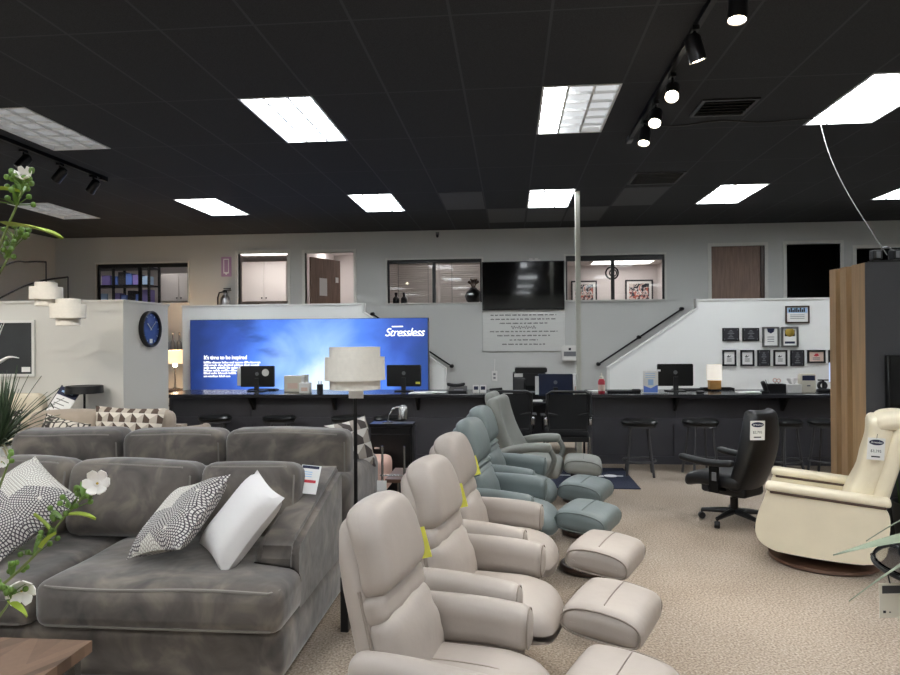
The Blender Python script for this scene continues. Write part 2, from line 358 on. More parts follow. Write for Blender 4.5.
    def pillow(s, w, h, t, n=14, dent=.07, mtx=None, fn=None):
        """knife-edge throw pillow lying in the XY plane"""
        P = {}
        for sd in (1, -1):
            for i in range(n + 1):
                for j in range(n + 1):
                    u = -1 + 2 * i / n; v = -1 + 2 * j / n
                    edge = i in (0, n) or j in (0, n)
                    if edge and sd < 0: P[(sd, i, j)] = P[(1, i, j)]; continue
                    x = u * w / 2 * (1 - dent * (1 - v * v)); y = v * h / 2 * (1 - dent * (1 - u * u))
                    z = sd * t / 2 * ((1 - u ** 4) * (1 - v ** 4)) ** .6
                    p = Vector((x, y, z))
                    if fn: p = fn(p)
                    P[(sd, i, j)] = s.bm.verts.new((mtx @ p) if mtx else p)
            for i in range(n):
                for j in range(n):
                    q = [P[(sd, i, j)], P[(sd, i + 1, j)], P[(sd, i + 1, j + 1)], P[(sd, i, j + 1)]]
                    s.bm.faces.new(q if sd > 0 else q[::-1])
        return s
    def blade(s, p0, d, L, w, droop=.3, n=6, th=.004):
        """tapering arching leaf with a folded cross-section"""
        p = Vector(p0); d = Vector(d).normalized(); rows = []
        for i in range(n + 1):
            f = i / n; side = d.cross(Vector((0, 0, 1)));
            side = side.normalized() if side.length > 1e-4 else Vector((1, 0, 0))
            ww = w / 2 * (sin(pi * min(1, .25 + .75 * f)) if f < 1 else 0) + .0004
            up = side.cross(d).normalized()
            rows.append([s.bm.verts.new(p - side * ww + up * th), s.bm.verts.new(p - up * th), s.bm.verts.new(p + side * ww + up * th), s.bm.verts.new(p + up * th * 1.2)])
            p = p + d * (L / n); d = (d + Vector((0, 0, -droop / n))).normalized()
        for a, b in zip(rows, rows[1:]):
            for k in range(4): s.bm.faces.new((a[k], a[(k + 1) % 4], b[(k + 1) % 4], b[k]))
        return s
    def bevel(s, w, seg=2):
        bmesh.ops.bevel(s.bm, geom=list(s.bm.edges), offset=w, segments=seg, affect='EDGES', clamp_overlap=True); return s
    def build(s, name, m, parent=None, world=False, loc=None, smooth=38):
        if world and parent is not None: s.bm.transform(WM[parent.name].inverted())
        if loc is not None: s.bm.transform(Matrix.Translation(-Vector(loc)))
        bmesh.ops.recalc_face_normals(s.bm, faces=s.bm.faces)
        me = bpy.data.meshes.new(name); s.bm.to_mesh(me); s.bm.free()
        me.polygons.foreach_set('use_smooth', [True] * len(me.polygons))
        me.set_sharp_from_angle(angle=rad(smooth))
        me.materials.append(M[m] if isinstance(m, str) else m)
        o = bpy.data.objects.new(name, me); COL.objects.link(o)
        if parent is not None: o.parent = parent; WM[o.name] = WM[parent.name].copy()
        if loc is not None: o.location = loc
        if parent is None: WM[o.name] = Matrix.Translation(Vector(loc)) if loc is not None else Matrix()
        return o
WM = {}
def tag(o, label, cat, group=None, kind=None):
    o['label'] = label; o['category'] = cat
    if group: o['group'] = group
    if kind: o['kind'] = kind
    return o
def thing(name, label, cat, loc=(0, 0, 0), rz=0, group=None):
    o = bpy.data.objects.new(name, None); COL.objects.link(o); o.empty_display_size = .1
    o.location = loc; o.rotation_euler = (0, 0, rz)
    WM[o.name] = Matrix.Translation(Vector(loc)) @ Matrix.Rotation(rz, 4, 'Z')
    return tag(o, label, cat, group)
def struct(o): o['kind'] = 'structure'; return o
def S(name, mb, m, **k): return struct(mb.build(name, m, **k))
def copy_tree(o, parent=None):
    c = o.copy(); COL.objects.link(c); c.parent = parent
    for ch in list(o.children): copy_tree(ch, c)
    return c
def place(o, loc, rz, label, group=None):
    o.location = loc; o.rotation_euler = (0, 0, rz); o['label'] = label
    if group: o['group'] = group
    return o
def text(s, size, m, parent, wm, align='CENTER', shear=0, bold=0, name='lettering', space=1, ext=.0006):
    c = bpy.data.curves.new(name, 'FONT'); c.body = s; c.size = size; c.align_x = align; c.align_y = 'CENTER'; c.shear = shear; c.offset = bold; c.extrude = ext; c.space_character = space
    f = bpy.data.objects.new('tmp', c); COL.objects.link(f); dg = bpy.context.evaluated_depsgraph_get()
    me = bpy.data.meshes.new_from_object(f.evaluated_get(dg)); bpy.data.objects.remove(f); bpy.data.curves.remove(c)
    me.name = name; me.materials.clear(); me.materials.append(M[m]); o = bpy.data.objects.new(name, me); COL.objects.link(o)
    o.parent = parent; o.matrix_local = WM[parent.name].inverted() @ wm; return o
FRONT = Matrix.Rotation(pi / 2, 4, 'X')                 # text plane facing -Y
def T(x, y, z): return Matrix.Translation((x, y, z))
def RX(a): return Matrix.Rotation(a, 4, 'X')
def RY(a): return Matrix.Rotation(a, 4, 'Y')
def RZ(a): return Matrix.Rotation(a, 4, 'Z')
B = lambda *a, **k: MB().box(*a, **k)
def arc(c, r, a0, a1, n, plane='xz'):
    out = []
    for i in range(n + 1):
        a = a0 + (a1 - a0) * i / n
        if plane == 'xz': out.append((c[0] + r * cos(a), c[1], c[2] + r * sin(a)))
        elif plane == 'xy': out.append((c[0] + r * cos(a), c[1] + r * sin(a), c[2]))
        else: out.append((c[0], c[1] + r * cos(a), c[2] + r * sin(a)))
    return out

# ================================================================== SETTING
BW = 12.05; XL, XR, YF = -8.55, 9.0, -6.5; HWY = 10.9; LZ = 1.08
S('floor', B(XL, XR, YF, BW, -.1, 0), 'carpet')
S('wall_left', B(XL - .1, XL, YF, BW + .1, 0, H), 'wall')
S('wall_right', B(XR, XR + .1, YF, BW + .1, 0, H), 'wall')
S('wall_front', B(XL - .1, XR + .1, YF - .1, YF, 0, H), 'wall')
# back wall with its openings (x0,x1,z0,z1)
OPEN = [(-7.72, -5.94, 2.31, 3.05), (-4.98, -4.05, LZ, 3.20), (-3.72, -2.82, LZ, 3.19), (-2.20, -.50, 2.25, 3.03), (.98, 2.68, 2.27, 3.05),
        (3.47, 4.36, LZ, 3.17), (4.72, 5.60, LZ, 3.18), (5.86, 6.75, LZ, 3.09)]
mb = MB(); xs = sorted({XL, XR} | {o[0] for o in OPEN} | {o[1] for o in OPEN})
for a, b in zip(xs, xs[1:]):
    h = [o for o in OPEN if o[0] <= a and o[1] >= b]
    if h:
        if h[0][2] > 0: mb.box(a, b, BW, BW + .1, 0, h[0][2])
        mb.box(a, b, BW, BW + .1, h[0][3], H)
    else: mb.box(a, b, BW, BW + .1, 0, H)
S('wall_back', mb, 'wall')
# ceiling, tile by tile, leaving out the light wells
WELL = {}
for cell in [(-4, 1), (4, 1), (-8, 4), (-4, 4), (0, 4), (4, 4), (8, 4), (8, 1), (-12, 1)] + [(c, r) for c in (-12, -8, -4, 0, 4, 8) for r in (-2, -5, -8)]: WELL[cell] = 'on'  # panels behind the camera and beyond the frame are added for room brightness
WELL[(0, 1)] = 'part'; WELL[(-8, 1)] = 'dim'; WELL[(-12, 4)] = 'dim'
mb = MB()
for i in range(-16, 17):
    for j in range(-10, 9):
        if (i, j) in WELL: continue
        x0, x1 = max(XL, GX + i * TW), min(XR, GX + (i + 1) * TW); y0, y1 = max(YF, GY + j * TL), min(BW, GY + (j + 1) * TL)
        if x1 > x0 and y1 > y0: mb.add([(x0, y0, H), (x1, y0, H), (x1, y1, H), (x0, y1, H)], [(0, 3, 2, 1)])
S('ceiling', mb, 'ceiling')
S('ceiling_deck', B(XL - .1, XR + .1, YF - .1, BW + .1, H + .3, H + .35), 'void')
# guard walls of the two stairs, landings and steps
def guard(name, poly, cap):
    S(name, MB().prism(poly, HWY, HWY + .11), 'wall_light')
    S(cap[0], cap[1], 'trim_white')
PR = [(1.55, 0), (1.55, 1.11), (2.92, 2.03), (2.92, 2.17), (7.4, 2.17), (7.4, 0)]
mb = MB(); mb.box(2.9, 7.4, HWY - .015, HWY + .125, 2.17, 2.20); mb.box(1.53, 1.565, HWY - .015, HWY + .125, 0, 1.12)
mb.box(2.905, 2.935, HWY - .015, HWY + .125, 2.05, 2.17).prism([(1.53, 1.10), (2.935, 2.045), (2.935, 2.08), (1.53, 1.135)], HWY - .015, HWY + .125)
guard('wall_stair_right', PR, ('trim_1', mb))
PL = [(-1.06, 0), (-1.06, 1.11), (-2.40, 2.03), (-2.40, 2.17), (-5.48, 2.17), (-5.48, 0)]
mb = MB(); mb.box(-5.5, -2.38, HWY - .015, HWY + .125, 2.17, 2.20); mb.box(-1.075, -1.04, HWY - .015, HWY + .125, 0, 1.12)
mb.box(-2.415, -2.385, HWY - .015, HWY + .125, 2.05, 2.17).prism([(-1.04, 1.10), (-2.415, 2.045), (-2.415, 2.08), (-1.04, 1.135)], HWY - .015, HWY + .125)
guard('wall_stair_left', PL, ('trim_2', mb))
S('floor_landing_right', B(2.92, 7.4, HWY + .11, BW, LZ - .1, LZ), 'carpet')
S('floor_landing_left', B(-5.48, -2.4, HWY + .11, BW, LZ - .1, LZ), 'carpet')
for sx, nm in ((1, 'right'), (-1, 'left')):
    mb = MB()
    for k in range(6):
        x0 = (1.6 + k * .22) * 1 if sx > 0 else -1.12 - k * .213
        x1 = x0 + (.22 if sx > 0 else -.213)
        mb.box(min(x0, x1), max(x0, x1), HWY + .11, BW, 0, (k + 1) * .162)
    S('floor_stair_' + nm, mb, 'carpet')
# low dividing wall block on the left of the shop
S('wall_partition', B(XL, -4.19, 7.0, 7.97, 0, 2.03), 'partition')
S('trim_3', B(XL, -4.175, 6.985, 7.985, 2.03, 2.055), 'partition')
# white post in front of the stairs
S('column', B(.87, .935, 9.08, 9.145, 0, H).bevel(.006), 'post_white')
# rooms behind the back wall
Y0, Y1 = BW + .1, 14.6
def room(name, x0, x1, m, z0=LZ, y1=Y1, zt=H - .1):
    S('wall_' + name, B(x0, x1, y1, y1 + .05, z0, zt).box(x0 - .05, x0, Y0, y1, z0, zt).box(x1, x1 + .05, Y0, y1, z0, zt), m)
    S('floor_' + name, B(x0, x1, Y0, y1, z0 - .05, z0), 'carpet' if m != 'void' else 'void')
    S('ceiling_' + name, B(x0, x1, Y0, y1, zt, zt + .05), 'pinkwall' if m != 'void' else 'void')
room('storeroom', -9.4, -5.65, 'pinkwall'); room('kitchenette', -5.55, -3.95, 'pinkwall', zt=3.32); room('corridor', -3.85, -2.55, 'pinkwall')
room('blind_room', -2.45, .4, 'pinkwall'); room('office', .5, 3.1, 'pinkwall', zt=3.14); room('dark_closet', 3.25, 6.95, 'void', y1=13.4)  # the closet's darkness is put into its black surfaces
def room_lamp(x, y, lab, z=H - .1):
    o = thing('ceiling_panel_light', lab, 'ceiling light', (x, y, z))
    MB().box(-.62, .62, -.32, .32, -.02, 0).build('frame', 'cab_white', o)
    MB().box(-.58, .58, -.28, .28, -.024, -.02).build('diffuser', 'room_light', o)
room_lamp(-7.4, 12.72, 'lit ceiling panel inside the storeroom with packed shelves')
room_lamp(-4.7, 12.8, 'lit ceiling panel above the white kitchenette cupboards', 3.32)
room_lamp(-3.2, 13.6, 'lit ceiling panel in the corridor past the open wooden door')
room_lamp(-1.2, 13.3, 'lit ceiling panel in the room with the white blinds')
room_lamp(2.25, 13.9, 'lit ceiling panel in the room with two floral pictures', 3.14)

# casings and frames of the openings
def casing(name, o, w=.055, m='trim_grey', sill=False):
    x0, x1, z0, z1 = o; mb = MB()
    mb.box(x0 - w, x0, BW - .02, BW + .1, z0, z1 + w).box(x1, x1 + w, BW - .02, BW + .1, z0, z1 + w).box(x0, x1, BW - .02, BW + .1, z1, z1 + w)
    if sill: mb.box(x0 - w, x1 + w, BW - .03, BW + .1, z0 - w * .6, z0)
    return S(name, mb, m)
def window(name, o, mull, m='black_plastic', top=.06):
    x0, x1, z0, z1 = o; w = casing(name, o, .03, 'trim_grey', True); mb = MB()
    mb.box(x0, x1, BW + .03, BW + .07, z1 - top, z1).box(x0, x0 + .03, BW + .03, BW + .07, z0, z1 - top).box(x1 - .03, x1, BW + .03, BW + .07, z0, z1 - top)
    mb.box(mull - .03, mull + .03, BW + .03, BW + .07, z0, z1 - top)
    f = mb.build('window_frame', m, w)
    MB().box(x0 + .03, x1 - .03, BW + .048, BW + .052, z0, z1 - top).build('window_pane', 'glass', w)
window('window_1', OPEN[0], -6.90, top=.07); window('window_2', OPEN[3], -1.36); window('window_3', OPEN[4], 1.80, top=.09)
casing('door_1', OPEN[1]); d2 = casing('door_2', OPEN[2])
d3 = casing('door_3', OPEN[5]); B(3.47, 4.30, BW + .03, BW + .07, LZ, 3.17).build('door_leaf', 'brown_door', d3)
B(4.30, 4.36, BW + .0, BW + .08, LZ, 3.17).build('door_stop', 'darkwood', d3)
casing('door_4', OPEN[6]); casing('door_5', OPEN[7])
# open wooden door leaf of door_2, swung into the corridor
lf = MB().box(0, .80, -.02, .02, LZ + .01, 3.13, mtx=T(-3.66, BW + .12, 0) @ RZ(rad(63))).build('door_leaf', 'brown_door', d2)
p = T(-3.66, BW + .12, 0) @ RZ(rad(63))
MB().box(.22, .42, -.026, -.021, 2.43, 2.76, mtx=p).build('door_notice', 'white_paper', lf)
MB().box(.66, .74, -.028, -.021, 2.70, 2.80, mtx=p).build('door_plate', 'white_paper', lf)
S('trim_4', B(2.70, 2.9, BW - .01, BW, 2.24, 2.27).box(.9, 2.72, BW - .035, BW, 2.235, 2.26), 'wall')
S('baseboard_back', B(-.95, 1.5, BW - .015, BW, 0, .1), 'trim_white')
S('trim_5', B(-1.0, 1.53, BW - .008, BW, 1.10, 1.115), 'wall')

# ================================================================== CEILING THINGS
def troffer(c, r, state):
    x0, y0 = GX + c * TW, GY + r * TL; names = {'on': 'lit', 'part': 'half-lit', 'dim': 'unlit grey'}
    o = thing('ceiling_light', LAB.get((c, r), 'lit white louvred panel added out of view in the black ceiling'), 'ceiling light', (x0 + TW / 2, y0 + TL / 2, H), 0, GRP.get((c, r), 'louvred ceiling lights'))
    a, b = TW / 2, TL / 2; mb = MB()
    t = .018; mb.box(-a, a, -b, -b + t, -.006, .09).box(-a, a, b - t, b, -.006, .09).box(-a, -a + t, -b + t, b - t, -.006, .09).box(a - t, a, -b + t, b - t, -.006, .09); mb.box(-a, a, -b, b, .09, .1)
    mb.build('frame', 'louver', o)
    if state == 'part':
        w = (2 * a - 2 * t) / 3
        B(-a + t, -a + t + w, -b + t, b - t, .04, .045).build('diffuser', 'tube_on', o)
        B(-a + t + w, a - t, -b + t, b - t, .04, .045).build('diffuser', 'tube_dim', o)['label'] = 'grey diffuser with a faint added glow'
    else: B(-a + t, a - t, -b + t, b - t, .04, .045).build('diffuser', 'tube_on' if state == 'on' else 'tube_off', o)
    mb = MB(); hb = .022
    for k in (1, 2):
        x = -a + 2 * a * k / 3
        mb.add([(x - .004, -b + t, hb), (x + .004, -b + t, hb), (x + .011, -b + t, -.002), (x - .011, -b + t, -.002), (x - .004, b - t, hb), (x + .004, b - t, hb), (x + .011, b - t, -.002), (x - .011, b - t, -.002)], [(0, 1, 2, 3), (7, 6, 5, 4), (0, 4, 5, 1), (1, 5, 6, 2), (2, 6, 7, 3), (3, 7, 4, 0)])
    for k in range(1, 6):
        y = -b + 2 * b * k / 6; mb.box(-a + t, a - t, y - .004, y + .004, 0, hb)
    mb.build('louver', 'louver', o)
LAB = {(-4, 1): 'lit louvred ceiling panel above the lit blue picture sign, larger of two', (4, 1): 'lit louvred ceiling panel the hanging white cord drops beside',
       (-8, 4): 'lit louvred ceiling panel over the wall clock', (-4, 4): 'small-looking lit ceiling panel straight above the white-shaded floor lamp', (0, 4): 'lit ceiling panel just beside the top of the white post',
       (4, 4): 'lit ceiling panel above the brown door', (8, 4): 'lit ceiling panel above the dark doorways, cut by the picture edge', (0, 1): 'half-lit ceiling panel, one bright strip and two grey ones',
       (-8, 1): 'unlit grey louvred ceiling panel above the black track with three spots', (-12, 4): 'unlit louvred ceiling panel by the corner of the grey side wall'}
GRP = {}
for (c, r), st in WELL.items():
    if r < 0 or (c, r) in ((8, 1), (-12, 1)):
        x = GX + c * TW; y = GY + r * TL
        if x < XL or x + TW > XR or y < YF: 
            continue
    troffer(c, r, st)
def ctile(c, r, lab):
    x, y = GX + c * TW, GY + r * TL
    tag(MB().box(-TW / 2 + .015, TW / 2 - .015, -TL / 2 + .015, TL / 2 - .015, -.006, 0).build('ceiling_tile', 'canopy_tile', loc=None), lab, 'ceiling tile').location = (x + TW / 2, y + TL / 2, H)
ctile(-2, 4, 'paler grey ceiling tile in the row of the small lit panels, above the television')
ctile(-1, 5, 'paler grey ceiling tile at the back wall above the television')
ctile(0, 5, 'paler grey ceiling tile at the back wall directly behind a lit panel')
ctile(2, 4, 'paler grey ceiling tile touching the slatted air vent')
ctile(1, 5, 'paler grey ceiling tile behind the top of the white post')
def vent(lab, x, y, w, l, n, dark):
    o = thing('ceiling_vent', lab, 'air vent', (x, y, H)); t = .03
    MB().box(-w / 2, w / 2, -l / 2, -l / 2 + t, -.015, 0).box(-w / 2, w / 2, l / 2 - t, l / 2, -.015, 0).box(-w / 2, -w / 2 + t, -l / 2 + t, l / 2 - t, -.015, 0).box(w / 2 - t, w / 2, -l / 2 + t, l / 2 - t, -.015, 0).build('frame', 'black_plastic' if dark else 'charcoal_wall', o)
    mb = MB()
    for k in range(n):
        y = -l / 2 + t + (l - 2 * t) * (k + .5) / n
        mb.box(-w / 2 + t, w / 2 - t, -.018, .018, -.002, .002, mtx=T(0, y, -.012) @ RX(rad(35)))
    mb.build('louver', 'black_plastic' if dark else 'grey_plastic', o)
    B(-w / 2 + t, w / 2 - t, -l / 2 + t, l / 2 - t, -.003, -.001).build('backing', 'void', o)
vent('slatted grey air vent in the ceiling beyond the lit spotlights', GX + 2.5 * TW, GY + 3.6 * TL, .6, .6, 7, False)
vent('black air vent in the ceiling beside the lit spotlights', GX + 2.55 * TW, GY + 1.52 * TL, .46, .42, 5, True)
# track lights
def track(lab, x, y0, y1):
    o = thing('track_rail', lab, 'track rail', (x, (y0 + y1) / 2, H))
    L = (y1 - y0) / 2; MB().box(-.018, .018, -L, L, -.035, 0).build('rail', 'black_metal', o); MB().box(-.022, .022, L - .12, L, -.05, 0).build('end_cap', 'grey_plastic' if x > 0 else 'black_metal', o)
track('black track rail on the ceiling carrying five lit spotlights', 1.17, 2.4, 6.75)
track('black track rail on the ceiling carrying unlit spotlights', -4.78, 4.4, 7.65)
def spot(lab, x, y, d, lit, group, z=H - .16, power=55):
    o = thing('track_spotlight', lab, 'spotlight', (x, y, H), 0, group)
    d = Vector(d).normalized(); q = d.to_track_quat('-Z', 'Y').to_matrix().to_4x4(); m = T(0, 0, z - H) @ q
    MB().tube([(0, 0, -.0365), (0, 0, z - H)], .009).box(-.02, .02, -.04, .04, -.06, -.0365).build('mount', 'black_metal', o)
    MB().lathe([(0, .085), (.03, .085), (.05, .06), (.052, -.08), (.048, -.085), (.045, -.07), (0, -.07)], mtx=m, seg=24).build('housing', 'dark_steel' if lit else 'black_satin', o)
    MB().lathe([(0, -.072), (.044, -.072), (.044, -.078), (0, -.08)], mtx=m, seg=24).build('lens', 'spot_glow' if lit else 'grey_plastic', o)
    if lit:
        l = bpy.data.lights.new('spot_beam', 'SPOT'); l.energy = power; l.spot_size = rad(58); l.spot_blend = .6; l.color = (1, .93, .82); l.shadow_soft_size = .04
        lo = bpy.data.objects.new('spot_beam', l); COL.objects.link(lo); lo.parent = o; lo.matrix_local = m @ T(0, 0, -.09)
G1 = 'lit spotlights on the ceiling track'
spot('lit spotlight closest to the viewer on the track, cut by the top edge', 1.24, 3.78, (-.1, -.12, -1), True, G1)
spot('lit spotlight second along the track, shade tilted and lens edge-on', 1.15, 4.30, (.3, .15, -1), True, G1)
spot('lit spotlight third along the track, lens turned to face the viewer', 1.19, 5.05, (-.25, -.8, -.8), True, G1)
spot('lit spotlight fourth along the track, beside the black air vent', 1.19, 5.62, (-.25, -.65, -.9), True, G1)
spot('lit spotlight at the far end of the track', 1.20, 6.12, (-.2, -.35, -1), True, G1)
G2 = 'unlit spotlights on the ceiling track'
spot('unlit black spotlight behind the white blossom', -4.82, 6.33, (-.4, -.5, -.9), False, G2)
spot('unlit black spotlight in the middle of its three', -4.80, 6.85, (-.9, .1, -.9), False, G2)
spot('unlit black spotlight at the track end by the side wall', -4.78, 7.40, (-.8, .1, -1), False, G2)
G3 = 'added unseen spotlights on the track before the partition'  # this track and its spots are added out of view to brighten the partition
o = thing('track_rail', 'black track rail added out of view for the spotlights brightening the low partition', 'track rail', (-4.6, 3.2, H)); B(-1.9, 1.9, -.018, .018, -.035, 0).build('rail', 'black_metal', o)
for k, x in enumerate((-6.2, -5.2, -4.2, -3.2)):
    spot('added unseen spotlight brightening the low partition, number %s from the side wall' % ('one', 'two', 'three', 'four')[k], x, 3.2, (.02, 1, -.72), True, G3, power=62)
# cord hanging from the ceiling, and the cord run on the ceiling
p0, p1 = Vector((2.79, 6.36, H)), Vector((2.93, 5.55, 2.23)); pts = []
for i in range(15):
    f = i / 14; p = p0.lerp(p1, f); p.x -= .10 * sin(pi * f); p.z += .06 * sin(pi * f); pts.append(p)
tag(MB().tube(pts, .004, 6).build('power_cord', 'cord_grey'), 'white cord hanging from the ceiling to the slatted display wall', 'cord')
pts = [(1.3 + k * .155, 6.3 + .04 * sin(k * 1.3), H - .012 - .008 * sin(k)) for k in range(10)]
tag(MB().tube(pts, .007, 6).build('power_cord', 'black_plastic'), 'black cord running along the ceiling past the black vent', 'cord')

# ================================================================== BEHIND THE WINDOWS
o = thing('shelving_unit', 'black steel shelving with packages seen through the storeroom window', 'shelf', (-7.98, 13.2, LZ))
mb = MB()
for x in (-.75, 0, .75):
    for y in (-.2, .2): mb.box(x - .02, x + .02, y - .02, y + .02, 0, 2.1)
mb.build('frame', 'black_metal', o)
for z in (.5, .9, 1.28, 1.66, 2.02): B(-.75, .75, -.22, .22, z - .03, z).build('shelf', 'black_metal', o)
k = 0
for zi, z in enumerate((1.28, 1.66)):
    x = -8.68
    while x < -7.38:
        w = random.uniform(.11, .19); hgt = random.uniform(.17, .29); mk = ['blue', 'purple', 'cyan', 'white_paper', 'purple', 'blue', 'ink'][k % 7]; k += 1
        nm = {'blue': 'blue', 'purple': 'purple', 'cyan': 'pale blue', 'white_paper': 'white', 'ink': 'dark'}[mk]
        q = B(-w / 2, w / 2, -.12, .08, 0, hgt).bevel(.006, 1).build('package', mk); q.location = (x + w / 2, 13.21, LZ + z + .001)
        tag(q, '%s package on the %s of the storeroom shelving' % (nm, 'lower visible shelf' if zi == 0 else 'upper visible shelf'), 'package', 'packages on the storeroom shelves, %s on %s' % (nm, 'lower shelf' if zi == 0 else 'upper shelf'))
        x += w + .025
def cupboard(lab, x0, x1, y, z0, z1, n=2):
    o = thing('wall_cabinet', lab, 'cabinet', ((x0 + x1) / 2, y, z0)); w = (x1 - x0) / 2
    B(-w, w, -.0, .33, 0, z1 - z0).build('body', 'cab_white', o)
    for k in range(n):
        a = -w + 2 * w * k / n + .006; b = -w + 2 * w * (k + 1) / n - .006
        d = B(a, b, -.022, -.002, .006, z1 - z0 - .006).bevel(.004, 1).build('door', 'cab_white', o)
        kx = b - .04 if k % 2 == 0 else a + .04
        MB().lathe([(0, 0), (.016, 0), (.012, .02), (0, .022)], mtx=T(kx, -.022, .07) @ RX(pi / 2), seg=12).build('knob', 'ink', d)
cupboard('white double-door cupboard seen through the storeroom window', -7.24, -6.4, 13.45, 2.42, 3.0)
cupboard('white double-door cupboard inside the doorway by the fire extinguisher', -5.5, -4.56, 13.5, 2.40, 3.22)
cupboard('white narrow cupboard at the side of the double-door kitchenette cupboard', -4.545, -4.0, 13.5, 2.40, 3.22, 1)
tag(B(-5.54, -5.5, 13.0, 13.2, 2.5, 2.85).build('wall_switchbox', 'grey_plastic', loc=(-5.54, 13.1, 2.5)), 'dark grey box on the kitchenette side wall', 'wall box')
def blinds(lab, x0, x1, z0, z1, y):
    o = thing('venetian_blind', lab, 'blind', ((x0 + x1) / 2, y, z0)); w = (x1 - x0) / 2
    B(-w, w, -.02, .02, z1 - z0 - .03, z1 - z0).build('headrail', 'cab_white', o)
    mb = MB(); z = .0
    while z < z1 - z0 - .05:
        mb.box(-w, w, -.022, .022, -.0012, .0012, mtx=T(0, 0, z + .02) @ RX(rad(55))); z += .042
    mb.build('slats', 'cab_white', o)
    mb = MB()
    for x in (-w * .6, w * .6): mb.tube([(x, -.03, 0), (x, -.03, z1 - z0)], .004, 5)
    mb.build('cords', 'grey_plastic', o)
blinds('white venetian blind behind the window with two dark bottles', -2.35, -1.38, 2.15, 3.12, 13.0)
blinds('white venetian blind behind the window with the round grey vase', -1.34, -.20, 2.15, 3.12, 13.0)
blinds('white venetian blind past the open wooden door', -2.86, -2.6, 2.1, 3.2, 13.9)
# sills need a ledge in the blind room for the jars
S('trim_6', B(-2.25, -.45, BW + .1, BW + .32, 2.19, 2.23), 'pinkwall')
def bottle(lab, x, m='dark_steel', h=.22):
    o = thing('bottle', lab, 'bottle', (x, BW + .2, 2.23), 0)
    MB().lathe([(0, 0), (.055, 0), (.06, .02), (.06, .12), (.03, .155), (.022, .16), (.022, .2), (0, .2)], seg=16).build('body', m, o)
    MB().lathe([(.027, .19), (.027, .225), (0, .23)], seg=12).build('stopper', 'ink', o)
bottle('dark bottle on the window ledge, next to the window edge', -2.08); bottle('dark bottle on the window ledge, further from the window edge', -1.93)
o = thing('vase', 'round grey vase with dried brown flowers in the window beside the television', 'vase', (-.66, BW + .2, 2.23))
MB().lathe([(0, 0), (.06, 0), (.13, .06), (.155, .14), (.13, .22), (.07, .27), (.055, .3), (.045, .3), (.06, .26), (0, .1)], seg=24).build('body', 'grey_plastic', o)
mb = MB()
for k in range(14):
    a = k * 2.4; mb.tube([(0, 0, .26), (.05 * cos(a), .05 * sin(a), .36), (.10 * cos(a), .07 * sin(a), .40 + .02 * (k % 4))], [.003, .004, .014], 5)
mb.build('dried_flowers', 'brown_door', o)
def picture(lab, x0, x1, z0, z1, y, art='floral', fr='ink', cat='picture', name='framed_picture', bw=.028, mount='white_paper', mb_=.05, group=None):
    o = thing(name, lab, cat, ((x0 + x1) / 2, y, (z0 + z1) / 2), 0, group); w, h = (x1 - x0) / 2, (z1 - z0) / 2
    B(-w, w, -.025, 0, -h, -h + bw).box(-w, w, -.025, 0, h - bw, h).box(-w, -w + bw, -.025, 0, -h + bw, h - bw).box(w - bw, w, -.025, 0, -h + bw, h - bw).build('frame', fr, o)
    B(-w + bw, w - bw, -.012, 0, -h + bw, h - bw).build('mount', mount, o)
    if art: B(-w + bw + mb_, w - bw - mb_, -.0135, -.012, -h + bw + mb_, h - bw - mb_).build('print', art, o)
    return o
a = at(571, 281, 14.58); b = at(597, 308, 14.58); picture('framed floral print in the office window, behind the white post', a.x, b.x, b.z, a.z, 14.58, bw=.03)
a = at(625, 280, 14.58); b = at(653, 308, 14.58); picture('framed floral print in the office window, near the handrail end', a.x, b.x, b.z, a.z, 14.58, bw=.03)
c = at(612, 273, 13.0)
o = thing('ring_pendant', 'dark round ring pendant hanging in the office window', 'pendant lamp', (c.x, 13.0, 3.14))
MB().loop(arc((0, 0, c.z - 3.14), .115, 0, 2 * pi * 23 / 24, 23), .016, 8).build('ring', 'black_metal', o)
MB().loop(arc((.02, 0, c.z - 3.14), .065, 0, 2 * pi * 23 / 24, 23), .012, 8).build('inner_ring', 'black_metal', o)
MB().tube([(0, 0, c.z - 3.04), (0, 0, 0)], .005, 6).build('cable', 'black_metal', o)
c = at(661, 285, 14.55); tag(B(c.x - .05, c.x + .06, 14.53, 14.6, c.z - .18, c.z + .14).build('wall_plaque', 'wood_light', loc=c), 'small tan plaque on the office wall at the window edge', 'plaque')

# ================================================================== ON THE BACK WALL
def tv(lab, x0, x1, z0, z1, y, name='television', fr='black_satin', th=.06):
    o = thing(name, lab, 'television', ((x0 + x1) / 2, y, z0)); w = (x1 - x0) / 2; h = z1 - z0
    B(-w, w, -th, 0, 0, h).bevel(.006, 1).build('casing', fr, o)
    B(-w + .014, w - .014, -th - .002, -th, .022, h - .014).build('screen', 'screen', o)
    B(-.03, .03, -th - .004, -th, .006, .014).build('emblem', 'grey_plastic', o); return o
a = at(482, 262, 11.98); b = at(564.5, 309.5, 11.98); t = tv('black wall television above the brushed metal sign board', a.x, b.x, b.z, a.z, 12.03, th=.07)
w = thing('wall_bracket', 'small white bracket on top of the wall television', 'bracket', (.42, 12.03, a.z + .02)); B(-.12, .12, -.02, .02, -.02, .01).build('plate', 'white_plastic', w); MB().box(-.08, -.02, -.03, .0, .01, .035).box(.02, .08, -.03, 0, .01, .035).build('clip', 'white_plastic', w)
a = at(482.5, 310.5, 12.02); b = at(565, 351, 12.02)
o = thing('sign_board', 'brushed metal board with small dark lettering under the television', 'sign', ((a.x + b.x) / 2, 12.05, (a.z + b.z) / 2)); W_, H_ = (b.x - a.x) / 2, (a.z - b.z) / 2
B(-W_, W_, -.03, 0, -H_, H_).bevel(.004, 1).build('panel', 'steel_sign', o)
